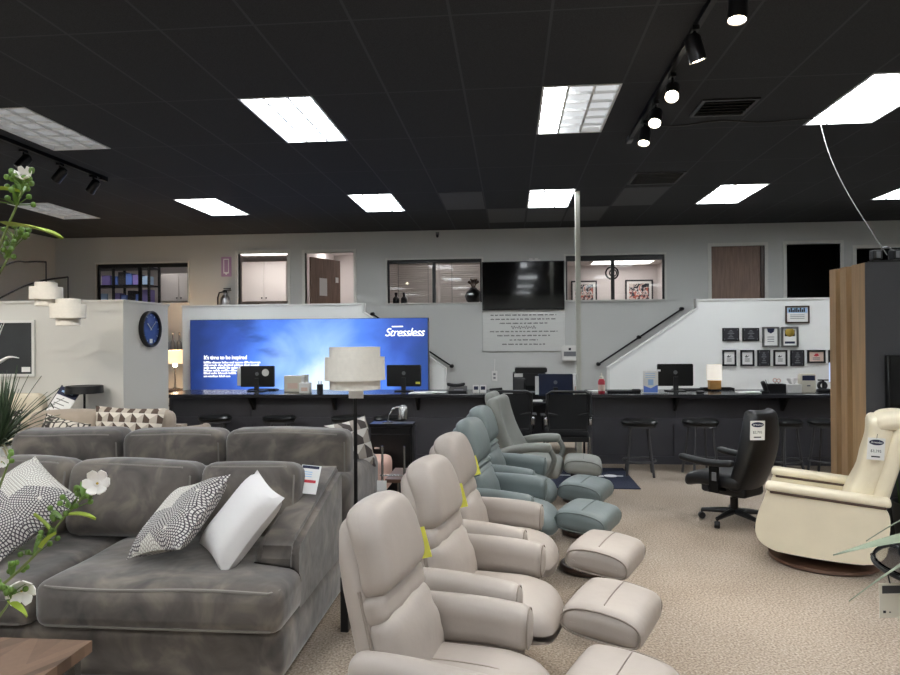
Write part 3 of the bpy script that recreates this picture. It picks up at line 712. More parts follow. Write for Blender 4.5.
mb = MB(); rnd = random.Random(3)
for row, (zz, hw) in enumerate(((.76, .80), (.56, .80), (.36, .58), (-.04, .82), (-.24, .64), (-.45, .34), (-.66, .52))):
    x = -hw * W_
    while x < hw * W_:
        l = rnd.uniform(.035, .11); x1 = min(x + l, hw * W_)
        q = x
        while q < x1:
            mb.box(q, min(q + .011, x1), -.0315, -.03, zz * H_ - .012 * rnd.uniform(.7, 1), zz * H_ + .013 * rnd.uniform(.6, 1)); q += .016
        x = x1 + .026
pts = [(-.30 * W_ + .6 * W_ * k / 60, -.031, .16 * H_ + .022 * sin(k * 1.05) * (1 + .5 * sin(k * .37))) for k in range(61)]
mb.tube(pts, .004, 5); mb.build('lettering', 'ink', o)
def rail(lab, p0, pm, p1):
    o = thing('handrail', lab, 'handrail', (p0.x, BW, p0.z)); d = Vector((0, -.07, 0)); z = Vector((p0.x, BW, p0.z))
    MB().tube([p0 + d - z, p1 + d - z], .015, 10).build('rail', 'black_metal', o)
    for q in (p0, pm, p1):
        MB().lathe([(0, 0), (.035, 0), (.035, .012), (.014, .016), (.014, .06), (0, .06)], mtx=T(*(q - z)) @ RX(pi / 2), seg=14).build('bracket', 'black_metal', o)
        MB().lathe([(0, -.034), (.03, -.022), (.042, 0), (.03, .022), (0, .034)], mtx=T(*(q + d - z)), seg=14).build('ball', 'black_metal', o)
q0, q1 = at(598, 364, BW), at(681, 309, BW); qm = q0.lerp(q1, .49); rail('black handrail rising beside the wall of award plaques', q0, qm, q1)
q0, q1 = at(373, 314, BW), at(452, 366, BW); qm = q0.lerp(q1, .5); rail('black handrail coming down behind the lit blue picture sign', q0, qm, q1)
a = at(221.5, 257, BW); b = at(231.5, 276.5, BW)
o = thing('wall_sign', 'lilac vertical sign with white arrow above the fire extinguisher', 'sign', ((a.x + b.x) / 2, BW, (a.z + b.z) / 2)); w, h = (b.x - a.x) / 2, (a.z - b.z) / 2
B(-w, w, -.015, 0, -h, h).build('panel', 'pink_sign', o)
mb = B(-w * .55, -w * .4, -.017, -.015, -h * .7, h * .8).box(w * .4, w * .55, -.017, -.015, -h * .7, h * .8).box(-w * .55, w * .55, -.017, -.015, h * .7, h * .8); mb.prism([(-w * .55, -h * .55), (w * .55, -h * .55), (0, -h * .85)], -.017, -.015); mb.build('arrow', 'white_ink', o)
c = at(225, 301, BW - .09)
o = thing('fire_extinguisher', 'silver fire extinguisher hung on the wall between window and doorway', 'fire extinguisher', (c.x, BW - .1, c.z - .30))
MB().lathe([(0, 0), (.075, 0), (.085, .02), (.085, .32), (.06, .39), (.03, .41), (.03, .45), (0, .45)], seg=20).build('cylinder', 'ext_red', o)
MB().box(-.03, .03, -.03, .03, .45, .49).box(-.02, .12, -.012, .012, .49, .505).box(-.02, .11, -.012, .012, .52, .535).build('valve', 'black_plastic', o)
MB().tube([(-.02, 0, .47), (-.10, -.01, .45), (-.12, -.03, .36), (-.11, -.05, .2)], .014, 8).build('hose', 'black_plastic', o)
B(-.04, .04, .08, .1, .15, .35).build('wall_mount', 'black_metal', o)
a = at(561.5, 345.5, BW); b = at(577, 361, BW)
o = thing('dispenser', 'white wall dispenser box next to the white post', 'dispenser', ((a.x + b.x) / 2, BW, b.z)); w = (b.x - a.x) / 2; h = a.z - b.z
B(-w, w, -.12, 0, 0, h).bevel(.02, 2).build('housing', 'white_plastic', o); B(-w + .03, w - .03, -.124, -.119, h * .32, h * .62).build('slot', 'grey_plastic', o); B(-.02, .02, -.125, -.119, h * .7, h * .85).build('lock', 'ink', o); B(-w + .02, w - .02, -.012, 0, .01, h - .01).build('wall_mount', 'grey_plastic', o)
c = at(494.5, 376, BW); o = thing('wall_socket', 'white wall socket below the metal sign board', 'socket', (c.x, BW, c.z)); B(-.05, .05, -.012, 0, -.09, .09).bevel(.005, 1).build('plate', 'white_plastic', o)
B(-.02, .02, -.014, -.012, .015, .05).box(-.02, .02, -.014, -.012, -.05, -.015).build('outlet', 'grey_plastic', o)
MB().tube([(0, -.015, .09), (.01, -.02, .3)], .006, 6).build('cable', 'white_plastic', o)
c = at(437.5, 234, BW); o = thing('wall_sensor', 'tiny dark sensor high on the wall above the blind window', 'sensor', (c.x, BW, c.z)); B(-.03, .03, -.02, 0, -.02, .03).build('base', 'grey_plastic', o); MB().lathe([(0, -.05), (.02, -.04), (.025, 0), (0, .01)], mtx=T(0, -.03, -.02), seg=12).build('eye', 'ink', o)

# plaques on the stair wall
AY = HWY - .002
def award(x0, x1, y0, y1, lab, kind, group=None):
    a, b = at(x0, y0, AY), at(x1, y1, AY); w, h = (b.x - a.x) / 2, (a.z - b.z) / 2; bw = .022
    if kind == 'black':
        o = thing('award_plaque', lab, 'plaque', ((a.x + b.x) / 2, AY, (a.z + b.z) / 2), 0, group)
        B(-w, w, -.02, 0, -h, h).bevel(.004, 1).build('board', 'black_satin', o)
        B(-w + bw, w - bw, -.023, -.02, -h + bw, h - bw).build('plate', 'ink', o)
        mb = MB()
        for k in range(6): mb.box(-w * (.15 + .35 * ((k * 7) % 3) / 3), w * (.15 + .35 * ((k * 7) % 3) / 3), -.0245, -.023, h * (.62 - .24 * k) - .006, h * (.62 - .24 * k) + .006)
        for sx in (-1, 1):
            for sz in (-1, 1): mb.lathe([(0, 0), (.008, 0), (0, .003)], mtx=T(sx * (w - .03), -.023, sz * (h - .03)) @ RX(pi / 2), seg=8)
        mb.build('engraving', 'grey_plastic', o); return
    fr = {'white': 'black_satin', 'pewter': 'bronze_frame', 'gold': 'bronze_frame', 'peach': 'black_satin', 'top': 'darkwood'}[kind]
    o = picture(lab, a.x, b.x, b.z, a.z, AY, None, fr, 'certificate', 'framed_certificate', bw=.026 if kind != 'top' else .02, mount='peach_paper' if kind == 'peach' else 'white_paper', group=group)
    mb = MB()
    if kind == 'white':
        mb.prism([(-w * .35, h * .15), (-w * .1, h * .4), (0, h * .2), (w * .3, h * .35), (w * .1, h * .1), (-w * .2, h * .05)], -.0135, -.012)
        for k in range(3): mb.box(-w * .35, w * .35, -.0135, -.012, -h * (.1 + .15 * k) - .004, -h * (.1 + .15 * k) + .004)
        mb.build('writing', 'bronze_frame', o)
    elif kind == 'pewter':
        mb.prism([(-w * .45, h * .85), (w * .45, h * .85), (w * .35, h * .5), (0, h * .35), (-w * .35, h * .5)], -.016, -.012); mb.build('crest', 'navy_ink', o)
        mb = MB()
        for k in range(3): mb.box(-w * .4, w * .4, -.0135, -.012, -h * (.0 + .22 * k) - .005, -h * (.0 + .22 * k) + .005)
        mb.build('writing', 'grey_plastic', o)
    elif kind == 'gold':
        B(-w + .05, w - .05, -.0135, -.012, h * .08, h - .05).build('panel', 'ink', o)
        MB().lathe([(0, 0), (.07, 0), (.06, .006), (0, .007)], mtx=T(0, -.0135, h * .47) @ RX(pi / 2), seg=24).build('seal', 'gold', o)
        B(-w * .6, w * .6, -.0135, -.012, -h * .66, -h * .44).build('writing', 'navy_ink', o)
    elif kind == 'peach':
        mb.prism([(-w * .3, h * .1), (-w * .1, h * .45), (w * .15, h * .45), (w * .3, h * .15), (0, h * .0)], -.0135, -.012); mb.build('emblem', 'red_ink', o)
        mb = MB()
        for k in range(2): mb.box(-w * .4, w * .4, -.0135, -.012, -h * (.2 + .2 * k) - .005, -h * (.2 + .2 * k) + .005)
        mb.build('writing', 'grey_plastic', o)
    else:
        B(-w + .028, w - .028, -.0132, -.012, h * .18, h - .03).build('banner', 'cyan', o)
        x = -w * .72
        for k in range(9):
            hh = [.2, .3, .16, .26, .3, .18, .32, .2, .28][k] * h; mb.box(x, x + w * .12, -.0145, -.0132, h * .28, h * .28 + hh * 1.6); x += w * .155
        mb.build('skyline', 'ink', o); mb = MB()
        for k in range(3): mb.box(-w * .6, w * .6, -.0135, -.012, -h * (.05 + .2 * k) - .004, -h * (.05 + .2 * k) + .004)
        mb.build('writing', 'grey_plastic', o)
award(785, 809, 306, 323, 'wide certificate hung alone above all the other awards', 'top')
award(722, 739, 328, 341, 'wide black plaque at the stair end of the middle award row', 'black')
award(742, 759, 328, 341, 'wide black plaque in the middle row beside the pewter-framed award', 'black')
award(762, 779, 327, 347, 'pewter-framed award with dark crest, above a black upright plaque', 'pewter')
award(781, 798, 327, 347, 'pewter-framed award with a round gold seal', 'gold')
award(722, 736, 350, 366, 'white certificate at the stair end of the bottom award row', 'white')
award(740, 754, 350, 366, 'white certificate second from the stair end of the bottom award row', 'white')
award(757, 770, 350, 366, 'upright black plaque below the pewter-framed award with dark crest', 'black')
award(773, 787, 350, 366, 'white certificate between two upright black plaques', 'white')
award(790, 804, 350, 366, 'upright black plaque beside the peach certificate', 'black')
award(807, 825, 350, 363, 'wide peach certificate at the end of the bottom award row', 'peach')
award(828, 844, 350, 363, 'black plaque half hidden behind the oak slatted display wall', 'black')

# ================================================================== COUNTERS
CT, CZ = 8.5, .90
def counter(lab, x0, x1, brackets):
    o = thing('service_counter', lab, 'counter', ((x0 + x1) / 2, 8.9, 0)); c = (x0 + x1) / 2; w = (x1 - x0) / 2
    B(-w, w, CT - 8.9, .45, CZ - .045, CZ).bevel(.005, 1).build('worktop', 'counter_top', o)
    B(-w + .03, w - .03, -.15, -.12, .0, CZ - .045).box(-w + .03, -w + .06, -.12, .40, 0, CZ - .045).box(w - .06, w - .03, -.12, .40, 0, CZ - .045).build('front_panel', 'counter', o)
    mb = B(-w + .03, w - .03, -.165, -.15, .0, .10).box(-w + .03, w - .03, -.165, -.15, .50, .58); n = max(2, round(2 * w / 1.15))
    for k in range(n + 1):
        x = -w + .07 + (2 * w - .14) * k / n; mb.box(x - .04, x + .04, -.165, -.15, .10, .50); mb.box(x - .008, x + .008, -.158, -.15, .58, CZ - .045)
    mb.build('panel_trim', 'counter', o)
    for bx in brackets:
        MB().prism([(-.37, CZ - .045), (-.16, CZ - .045), (-.16, .68), (-.20, .68)], bx - c - .015, bx - c + .015, 'x').build('bracket', 'black_metal', o)
counter('long charcoal service counter under the lit blue picture sign', -4.62, -.10, (-3.4, -2.3, -1.2))
counter('charcoal service counter below the award plaques', 1.0, 5.2, (2.05, 3.35, 4.4))
o = thing('desk', 'dark desk in the gap between the two counters', 'desk', (.45, 9.55, 0))
B(-.52, .52, -.35, .4, .70, .74).bevel(.004, 1).build('desktop', 'counter_top', o); B(-.50, -.47, -.3, .38, 0, .70).build('side_panel', 'counter', o); B(.47, .50, -.3, .38, 0, .70).build('side_panel', 'counter', o); B(-.47, .47, .3, .33, .2, .70).build('modesty_panel', 'counter', o)
DZ = .74
def monitor(lab, x0, x1, y0, y1, Y, base, rz=0, emb=(0, 0), sticker=None, side=None, m='black_satin'):
    a, b = at(x0, y0, Y), at(x1, y1, Y); w = (b.x - a.x) / 2; zt, zb = a.z - base, b.z - base
    o = thing('computer_monitor', lab, 'monitor', ((a.x + b.x) / 2, Y + .03, base), rz)
    B(-w, w, -.03, .02, zb, zt).bevel(.008, 2).build('casing', m, o); B(-w + .012, w - .012, .02, .022, zb + .015, zt - .012).build('screen', 'screen', o)
    MB().box(-.03, .03, -.06, -.03, .015, zb + .12).build('stand', 'black_plastic', o); MB().box(-.12, .12, -.1, .1, 0, .015).bevel(.005, 1).build('base', 'black_plastic', o)
    MB().lathe([(0, 0), (.026, 0), (.026, .002), (.022, .002), (.022, .001), (0, .001)], mtx=T(0, -.03, zb + (zt - zb) * (.62 if zt - zb > .22 else .8)) @ RX(pi / 2), seg=20).build('emblem', 'grey_plastic', o)
    if sticker: MB().lathe([(0, 0), (.05, 0), (.05, .002), (0, .002)], mtx=T(w * .5, -.03, zb + (zt - zb) * .68) @ RX(pi / 2), seg=24).build('sticker', 'white_paper', o)
    if side: B(-w - .04, -w + .01, -.034, -.0305, zb + .02, zt - .03).build('note', 'white_paper', o)
    return o
mm = monitor('black monitor with round white sticker on the long counter', 240, 274, 366, 387, 9.0, CZ, sticker=1, side=1)
mm = monitor('black monitor beside the ivory lampshade, on the long counter', 386.5, 421, 365, 386.5, 9.0, CZ)
B(.16, .22, -.034, -.0305, .1, .13).build('note', 'yellow_tag', mm)
mm = monitor('black monitor on the counter below the award plaques', 657.5, 693.5, 364, 386, 9.0, CZ)
B(-.23, -.19, -.034, -.0305, .26, .285).build('note', 'white_paper', mm)
mm = monitor('navy-backed monitor on the desk in the gap between the counters', 538, 573, 374, 396, 9.35, DZ, side=1, m=mat('navy_monitor_back', '15213e', .3))
def keyboard(lab, x, y, z, w=.4):
    o = thing('keyboard', lab, 'keyboard', (x, y, z)); B(-w / 2, w / 2, -.07, .07, 0, .018).bevel(.004, 1).build('base', 'black_plastic', o)
    mb = MB()
    for i in range(4):
        for j in range(13): mb.box(-w / 2 + .015 + j * (w - .03) / 13, -w / 2 + .011 + (j + 1) * (w - .03) / 13, -.058 + i * .03, -.034 + i * .03, .018, .023)
    mb.build('keys', 'ink', o)
keyboard('black keyboard behind the monitor with the round sticker', -3.45, 9.2, CZ); keyboard('black keyboard behind the monitor below the award plaques', 2.34, 9.2, CZ)
def small(name, lab, cat, mb, m, loc, group=None):
    q = mb.build(name, m); q.location = loc; return tag(q, lab, cat, group)
def onc(x, Y=8.8, z=CZ): return at(x, 390, Y).x
# items on the long counter
def carton(lab, x0, x1, y0, Y, m='offwhite', d=.16, name='carton', base=CZ):
    a, b = at(x0, y0, Y), at(x1, y0, Y); w = (b.x - a.x) / 2; h = a.z - base
    o = thing(name, lab, 'box', ((a.x + b.x) / 2, Y + d / 2, base)); B(-w, w, -d / 2, d / 2, 0, h - .004).bevel(.004, 1).build('body', m, o); B(-w - .002, w + .002, -d / 2 - .002, d / 2 + .002, h - .03, h).bevel(.003, 1).build('lid', m, o)
    B(-w * .6, w * .6, -d / 2 - .0015, -d / 2, h * .2, h * .55).build('label', 'peach_paper', o)
carton('ivory carton on the long counter, behind a smaller one', 284, 301, 376, 8.95); carton('small ivory carton standing at the counter edge', 299, 309.5, 383, 8.72, 'white_paper', .1)
carton('tall narrow ivory carton beside the ivory cartons', 302, 307, 375, 9.17, 'offwhite', .08)
o = thing('pen_cup', 'dark pen cup next to the ivory lampshade on the counter', 'pen cup', (onc(320), 8.8, CZ)); MB().lathe([(0, 0), (.04, 0), (.042, .11), (.036, .11), (.034, .01), (0, .01)], seg=18).build('cup', 'ink', o)
for k in range(3): MB().tube([(.01 * k - .01, 0, .015), (.02 * k - .02, .01 * k, .155)], .004, 6).build('pen', ['navy_ink', 'red_ink', 'ink'][k], o)
small('paper_stack', 'loose white papers under the second counter monitor', 'papers', B(-.18, .16, -.12, .12, 0, .006).box(-.1, .2, -.1, .1, .006, .012, mtx=RZ(.3)).box(.05, .3, -.09, .08, .0121, .016, mtx=RZ(-.15)), 'white_paper', (onc(424), 8.74, CZ))
o = thing('desk_phone', 'black desk phone on the long counter near its end', 'phone', (onc(456), 8.8, CZ))
MB().prism([(-.10, 0), (.10, 0), (.10, .08), (-.10, .03)], -.09, .14, 'x').build('body', 'black_plastic', o); MB().rbox(.24, .05, .045, .02, lambda v: Vector((v.x, v.y, v.z - .02 * (1 - (v.x / .12) ** 2))), mtx=T(-.0, .0, .115)).build('handset', 'black_plastic', o); B(-.02, .10, -.085, -.03, .05, .056, mtx=RX(.2)).build('keypad', 'grey_plastic', o)
MB().tube([(-.09 + .0015 * k, -.06 + .006 * sin(k * .9), .02 + .006 * cos(k * .9)) for k in range(50)], .003, 5).build('cord', 'black_plastic', o)
for i, x in enumerate((476.2, 483.2)):
    o = thing('card_holder', ['small white card holder beside the desk phone', 'small white card holder beside the black stapler'][i], 'card holder', (onc(x), 8.75, CZ)); B(-.04, .04, -.02, .04, 0, .012).build('base', 'white_plastic', o); B(-.042, .042, -.006, .0, .012, .105, mtx=RX(-.15)).build('card', 'white_paper', o); B(-.028, .028, -.008, -.006, .04, .085, mtx=RX(-.15)).build('print', 'navy_ink', o)
o = thing('stapler', 'black stapler standing by the end of the long counter', 'stapler', (onc(496), 8.75, CZ)); B(-.08, .08, -.018, .018, 0, .018).build('base', 'black_plastic', o); MB().rbox(.17, .034, .03, .012, mtx=T(0, 0, .05) @ RY(-.08)).build('arm', 'black_plastic', o); B(.05, .075, -.012, .012, .012, .045).build('hinge', 'black_metal', o)
# desk things
a = at(513, 366, 9.75)
o = thing('printer', 'black office printer at the back of the desk', 'printer', (at(529, 380, 9.7).x, 9.74, DZ)); w = .23
B(-w, w, -.2, .2, 0, .38).bevel(.012, 2).build('body', 'black_plastic', o); B(-w + .03, w + .02, -.2, .2, .38, .45).bevel(.01, 2).build('scanner_lid', 'black_satin', o); B(-w + .06, w - .06, -.25, -.18, .10, .12).build('paper_tray', 'grey_plastic', o); B(-w + .02, -w + .14, -.215, -.2, .32, .37).build('control_panel', 'white_plastic', o); B(-w + .05, w - .05, -.202, -.2, .14, .2).build('paper_slot', 'void', o)
o = thing('document_stand', 'black curved document stand in front of the printer', 'stand', (at(519, 380, 9.3).x, 9.31, DZ)); MB().rbox(.17, .03, .30, .014, lambda v: Vector((v.x, v.y + .6 * v.x * v.x, v.z)), mtx=T(0, 0, .17) @ RX(-.12)).build('panel', 'black_satin', o); B(-.07, .07, -.06, .06, 0, .02).bevel(.005, 1).build('foot', 'black_plastic', o)
carton('white upright carton beside the navy-backed monitor on the desk', 573.5, 578, 374, 9.3, 'white_paper', .12, base=DZ)
small('paper_stack', 'white papers on the desk before the task chairs', 'papers', B(-.07, .07, -.06, .06, 0, .012).box(-.06, .07, -.05, .06, .012, .02, mtx=RZ(.2)), 'white_paper', (at(537, 400, 9.3).x, 9.29, DZ))
# items on the right counter
o = thing('soap_bottle', 'red bottle with pale pump top at the end of the counter', 'bottle', (onc(601.5, 8.7), 8.7, CZ))
MB().lathe([(0, 0), (.04, 0), (.044, .01), (.044, .15), (.03, .18), (.018, .185), (.018, .2), (0, .2)], seg=20).build('body', 'red_bottle', o); MB().lathe([(0, .185), (.026, .185), (.024, .215), (.008, .22), (.008, .255), (0, .255)], seg=16).build('cap', 'offwhite', o); MB().lathe([(.0446, .03), (.0446, .11)], seg=20).build('label', 'peach_paper', o)
o = thing('scanner_wand', 'black handheld scanner lying beside the red bottle', 'scanner', (onc(624, 8.75), 8.75, CZ)); MB().rbox(.42, .05, .035, .016, mtx=T(0, 0, .018)).build('body', 'black_plastic', o); MB().rbox(.12, .075, .05, .02, mtx=T(.15, 0, .025)).build('head', 'black_satin', o)
small('paper_stack', 'white papers by the red bottle near the white post', 'papers', B(-.08, .1, -.1, .1, 0, .012).box(-.1, .06, -.08, .1, .012, .02, mtx=RZ(.3)), 'white_paper', (1.12, 8.9, CZ))
a, b = at(643, 371, 8.72), at(658, 371, 8.72)
o = thing('brochure_stand', 'clear stand with blue and white leaflet beside the monitor', 'leaflet stand', ((a.x + b.x) / 2, 8.72, CZ)); w = (b.x - a.x) / 2; h = a.z - CZ
B(-w, w, -.003, .003, 0, h).build('holder', 'white_plastic', o); B(-w, w, -.02, .06, 0, .006).build('base', 'white_plastic', o); B(-w + .006, w - .006, -.006, -.003, .01, h - .008).build('leaflet', 'white_paper', o)
MB().prism([(-w + .006, .01), (w - .006, .01), (w - .006, h * .38), (0, h * .22), (-w + .006, h * .34)], -.0075, -.006).build('leaflet_wave', 'blue', o)
mb = MB().prism([(-w * .35, h * .36), (w * .35, h * .36), (w * .35, h * .62), (-w * .35, h * .62)], -.0072, -.006)
for k in range(3): mb.box(-w * .7, w * .6, -.0072, -.006, h * (.7 + .09 * k), h * (.72 + .09 * k))
mb.build('print', 'cyan', o)
o = thing('table_lamp', 'small lamp with white cylinder shade on light wooden block', 'lamp', (onc(714.5, 9.1), 9.1, CZ)); B(-.07, .07, -.06, .06, .02, .14).bevel(.006, 1).build('base', 'wood_light', o)
MB().lathe([(.093, .14), (.093, .34), (.088, .34), (.088, .14), (.093, .14)], seg=28).build('shade', mat('lit_white_shade', 'f0ece4', .8, emit='fff4e2', estr=.35), o); MB().tube([(0, 0, .13), (0, 0, .26)], .012, 8).build('stem', 'chrome', o)
MB().box(-.05, -.02, -.05, -.02, 0, .02).box(.02, .05, -.05, -.02, 0, .02).box(-.015, .015, .02, .05, 0, .02).build('foot', 'ink', o)
small('desk_tray', 'flat black tray behind the small white-shaded lamp', 'tray', B(-.2, .2, -.08, .08, 0, .012).box(-.2, -.19, -.08, .08, .012, .03).box(.19, .2, -.08, .08, .012, .03).box(-.19, .19, .07, .08, .012, .03).box(-.19, .19, -.08, -.07, .012, .03), 'black_plastic', (onc(712, 9.28) + .06, 9.26, CZ))
small('computer_mouse', 'black mouse in front of the monitor below the awards', 'mouse', MB().rbox(.10, .065, .036, .017, mtx=T(0, 0, .018)), 'black_satin', (onc(700, 8.65), 8.65, CZ))
small('paper_stack', 'white papers on the counter past the small lamp', 'papers', B(-.18, .14, -.09, .09, 0, .008).box(-.12, .16, -.1, .08, .008, .014, mtx=RZ(.15)), 'white_paper', (onc(752, 8.8), 8.8, CZ))
o = thing('phone_handset', 'black handset standing in a cradle beside the pen tray', 'phone', (onc(763.5, 8.75), 8.72, CZ)); MB().rbox(.05, .06, .14, .02, mtx=T(0, 0, .085) @ RY(-.35)).build('handset', 'black_plastic', o); B(-.04, .05, -.04, .04, 0, .03).bevel(.006, 1).build('cradle', 'black_plastic', o)
o = thing('pen_tray', 'black organiser tray with pink scissors on the counter', 'organiser', (onc(775, 8.8), 8.8, CZ)); B(-.115, .115, -.06, .06, 0, .012).box(-.115, .115, -.06, -.052, .012, .11).box(-.115, .115, .052, .06, .012, .11).box(-.115, -.107, -.052, .052, .012, .11).box(.107, .115, -.052, .052, .012, .11).box(-.004, .004, -.052, .052, .012, .11).build('tray', 'black_plastic', o)
mb = MB().loop(arc((.0, 0, .155), .022, 0, 2 * pi * 15 / 16, 15), .006, 6).loop(arc((.045, 0, .15), .022, 0, 2 * pi * 15 / 16, 15), .006, 6); mb.build('scissor_handle', 'peach', o); MB().tube([(.0, 0, .135), (.02, 0, .02)], .005, 6).tube([(.045, 0, .13), (.03, 0, .02)], .005, 6).build('scissor_blade', 'chrome', o)
for k in range(3): MB().tube([(-.06 - .012 * k, .01 * k, .015), (-.08 - .03 * k, .01, .17 - .01 * k)], .004, 6).build('pen', ['white_plastic', 'navy_ink', 'white_plastic'][k], o)
o = thing('tissue_box', 'white tissue box with paper sticking out, on the counter', 'tissue box', (onc(793, 8.78) - .010, 8.78, CZ)); B(-.088, .09, -.07, .07, 0, .11).bevel(.006, 1).build('carton', 'white_plastic', o)
MB().rbox(.10, .05, .09, .02, lambda v: Vector((v.x * (1 + .6 * v.z / .05), v.y + .02 * sin(v.x * 60), v.z)), mtx=T(0, 0, .14)).build('tissue', 'white_cloth', o)
a = at(808, 374, 8.72); o = thing('card_terminal', 'beige upright device with blue display on the counter', 'card terminal', (onc(808, 8.75), 8.78, CZ)); h = a.z - CZ
B(-.09, .09, -.05, .06, 0, h).bevel(.012, 2).build('body', 'offwhite', o); B(-.075, .075, -.053, -.05, h * .66, h * .92).build('display', 'navy_ink', o); B(-.02, .02, -.053, -.05, h * .35, h * .42).build('emblem', 'grey_plastic', o)
o = thing('tape_dispenser', 'black tape dispenser by the oak slatted wall', 'tape dispenser', (onc(824, 8.78), 8.78, CZ)); MB().rbox(.16, .08, .05, .02, mtx=T(0, 0, .026)).build('base', 'black_plastic', o); MB().lathe([(.03, -.02), (.055, -.02), (.055, .02), (.03, .02), (.03, -.02)], mtx=T(-.02, 0, .09) @ RX(pi / 2), seg=20).build('roll', 'ink', o); B(-.07, .05, -.012, .012, .15, .165).box(-.02, .0, -.012, .012, .05, .15).build('holder', 'black_plastic', o)
o = thing('computer_monitor', 'monitor seen edge-on with pale blue screen by the oak slatted wall', 'monitor', (onc(831, 9.0) + .02, 9.0, CZ), rad(70)); B(-.22, .22, -.02, .02, .10, .37).bevel(.006, 1).build('casing', 'black_satin', o); B(-.21, .21, .02, .022, .115, .36).build('screen', mat('pale_screen', 'aebdf0', .3, emit='aebdf0', estr=.6), o); B(-.03, .03, -.04, -.02, .01, .2).build('stand', 'black_plastic', o); B(-.1, .1, -.08, .08, 0, .012).build('base', 'black_plastic', o)

# lit picture sign on the stair guard wall
LY = 10.72
a, b = at(190, 320, LY), at(428, 317.3, LY); zt = a.z; x0, x1 = a.x, b.x
o = thing('lightbox_sign', 'large lit blue mountain picture sign behind the long counter', 'sign', ((x0 + x1) / 2, LY, 0)); w = (x1 - x0) / 2
B(-w, w, 0, .15, .30, zt).build('case', 'black_satin', o)
B(-w + .006, w - .006, -.006, 0, .31, zt - .006).build('picture', 'lightbox', o)
B(-w + .1, -w + .5, 0, .15, 0, .30).box(w - .5, w - .1, 0, .15, 0, .30).build('foot', 'black_metal', o)
M['glow_ink'] = mat('backlit_white_ink', 'ffffff', .6, emit='ffffff', estr=.9)
c = at(226, 357.6, LY - .01); text("It's time to be inspired", .092, 'glow_ink', o, T(at(204, 357, LY).x, LY - .009, c.z) @ FRONT, 'LEFT', 0, .0012, space=.9)
mb = MB(); rnd = random.Random(5)
for row, (yy, xe) in enumerate(((362.3, 260), (365, 260), (367.6, 255), (370.3, 255), (373, 252), (376, 230))):
    z = at(215, yy, LY).z; x = at(204, yy, LY).x; xend = at(xe, yy, LY).x
    while x < xend:
        wl = rnd.uniform(.06, .16); q = x
        while q < min(x + wl, xend):
            hh = rnd.choice((.018, .018, .027)); mb.box(q, q + .011, LY - .008, LY - .006, z - .018, z - .018 + hh * 1.3); q += .0165
        x = q + .014
mb.build('small_print', 'glow_ink', o, world=True)
c = at(404.5, 332.5, LY); text('Stressless', .185, 'glow_ink', o, T(c.x, LY - .009, c.z) @ FRONT, 'CENTER', .3, .0, space=.9)
c = at(397.5, 326.5, LY); mb = MB(); mb.box(c.x - .09, c.x + .09, LY - .008, LY - .006, c.z - .008, c.z + .008); mb.build('tag_line', 'glow_ink', o, world=True)

# ================================================================== UNDER THE LANDING (gap beside the partition)
o = thing('console_table', 'dark console table with lower shelves by the stair wall', 'table', (-5.95, 11.3, 0)); B(-.5, .42, -.22, .22, .72, .76).build('tabletop', 'darkwood', o)
for z in (.2, .48): B(-.48, .40, -.2, .2, z, z + .025).build('shelf', 'darkwood', o)
for x in (-.48, .38):
    for y in (-.2, .18): B(x, x + .03, y, y + .03, 0, .72).build('leg', 'black_metal', o)
c = at(175, 357, 11.25)
o = thing('table_lamp', 'lit table lamp with warm drum shade in the gap beside the sign', 'lamp', (c.x, 11.25, .76)); MB().lathe([(0, 0), (.08, 0), (.08, .02), (.015, .04), (.015, c.z - .86), (0, c.z - .86)], seg=18).build('base', 'chrome', o)
MB().lathe([(.21, c.z - .87), (.19, c.z - .64), (.185, c.z - .64), (.205, c.z - .87), (.21, c.z - .87)], seg=28).build('shade', 'lamp_glow', o)
MB().lathe([(0, -.04), (.035, -.02), (.035, .02), (0, .04)], mtx=T(0, 0, c.z - .90), seg=14).build('bulb', 'spot_glow', o)
l = bpy.data.lights.new('lamp_bulb', 'POINT'); l.energy = 22; l.color = (1, .72, .45); l.shadow_soft_size = .05
lo = bpy.data.objects.new('lamp_bulb', l); COL.objects.link(lo); lo.parent = o; lo.location = (0, 0, c.z - .78)
o = thing('wall_shelf', 'narrow shelf with dark decanters above the warm lamp', 'shelf', (-5.95, 11.85, 1.42)); B(-.4, .4, -.12, .2, -.03, 0).build('board', 'darkwood', o); B(-.3, -.26, -.05, .2, -.15, -.03).box(.26, .3, -.05, .2, -.15, -.03).build('bracket', 'black_metal', o)
for i, dx in enumerate((-.14, -.02, .1)):
    o = thing('decanter', ['slim grey decanter nearest the partition on the narrow shelf', 'slim grey decanter in the middle of the narrow shelf', 'slim grey decanter nearest the stair wall on the narrow shelf'][i], 'decanter', (at(174, 345, 11.85).x + dx, 11.85, 1.42)); MB().lathe([(0, 0), (.045, 0), (.05, .03), (.045, .15), (.014, .2), (.012, .29), (.018, .3), (0, .3)], seg=16).build('body', 'grey_plastic', o); MB().lathe([(0, .3), (.014, .3), (.02, .33), (0, .35)], seg=12).build('stopper', 'chrome', o)

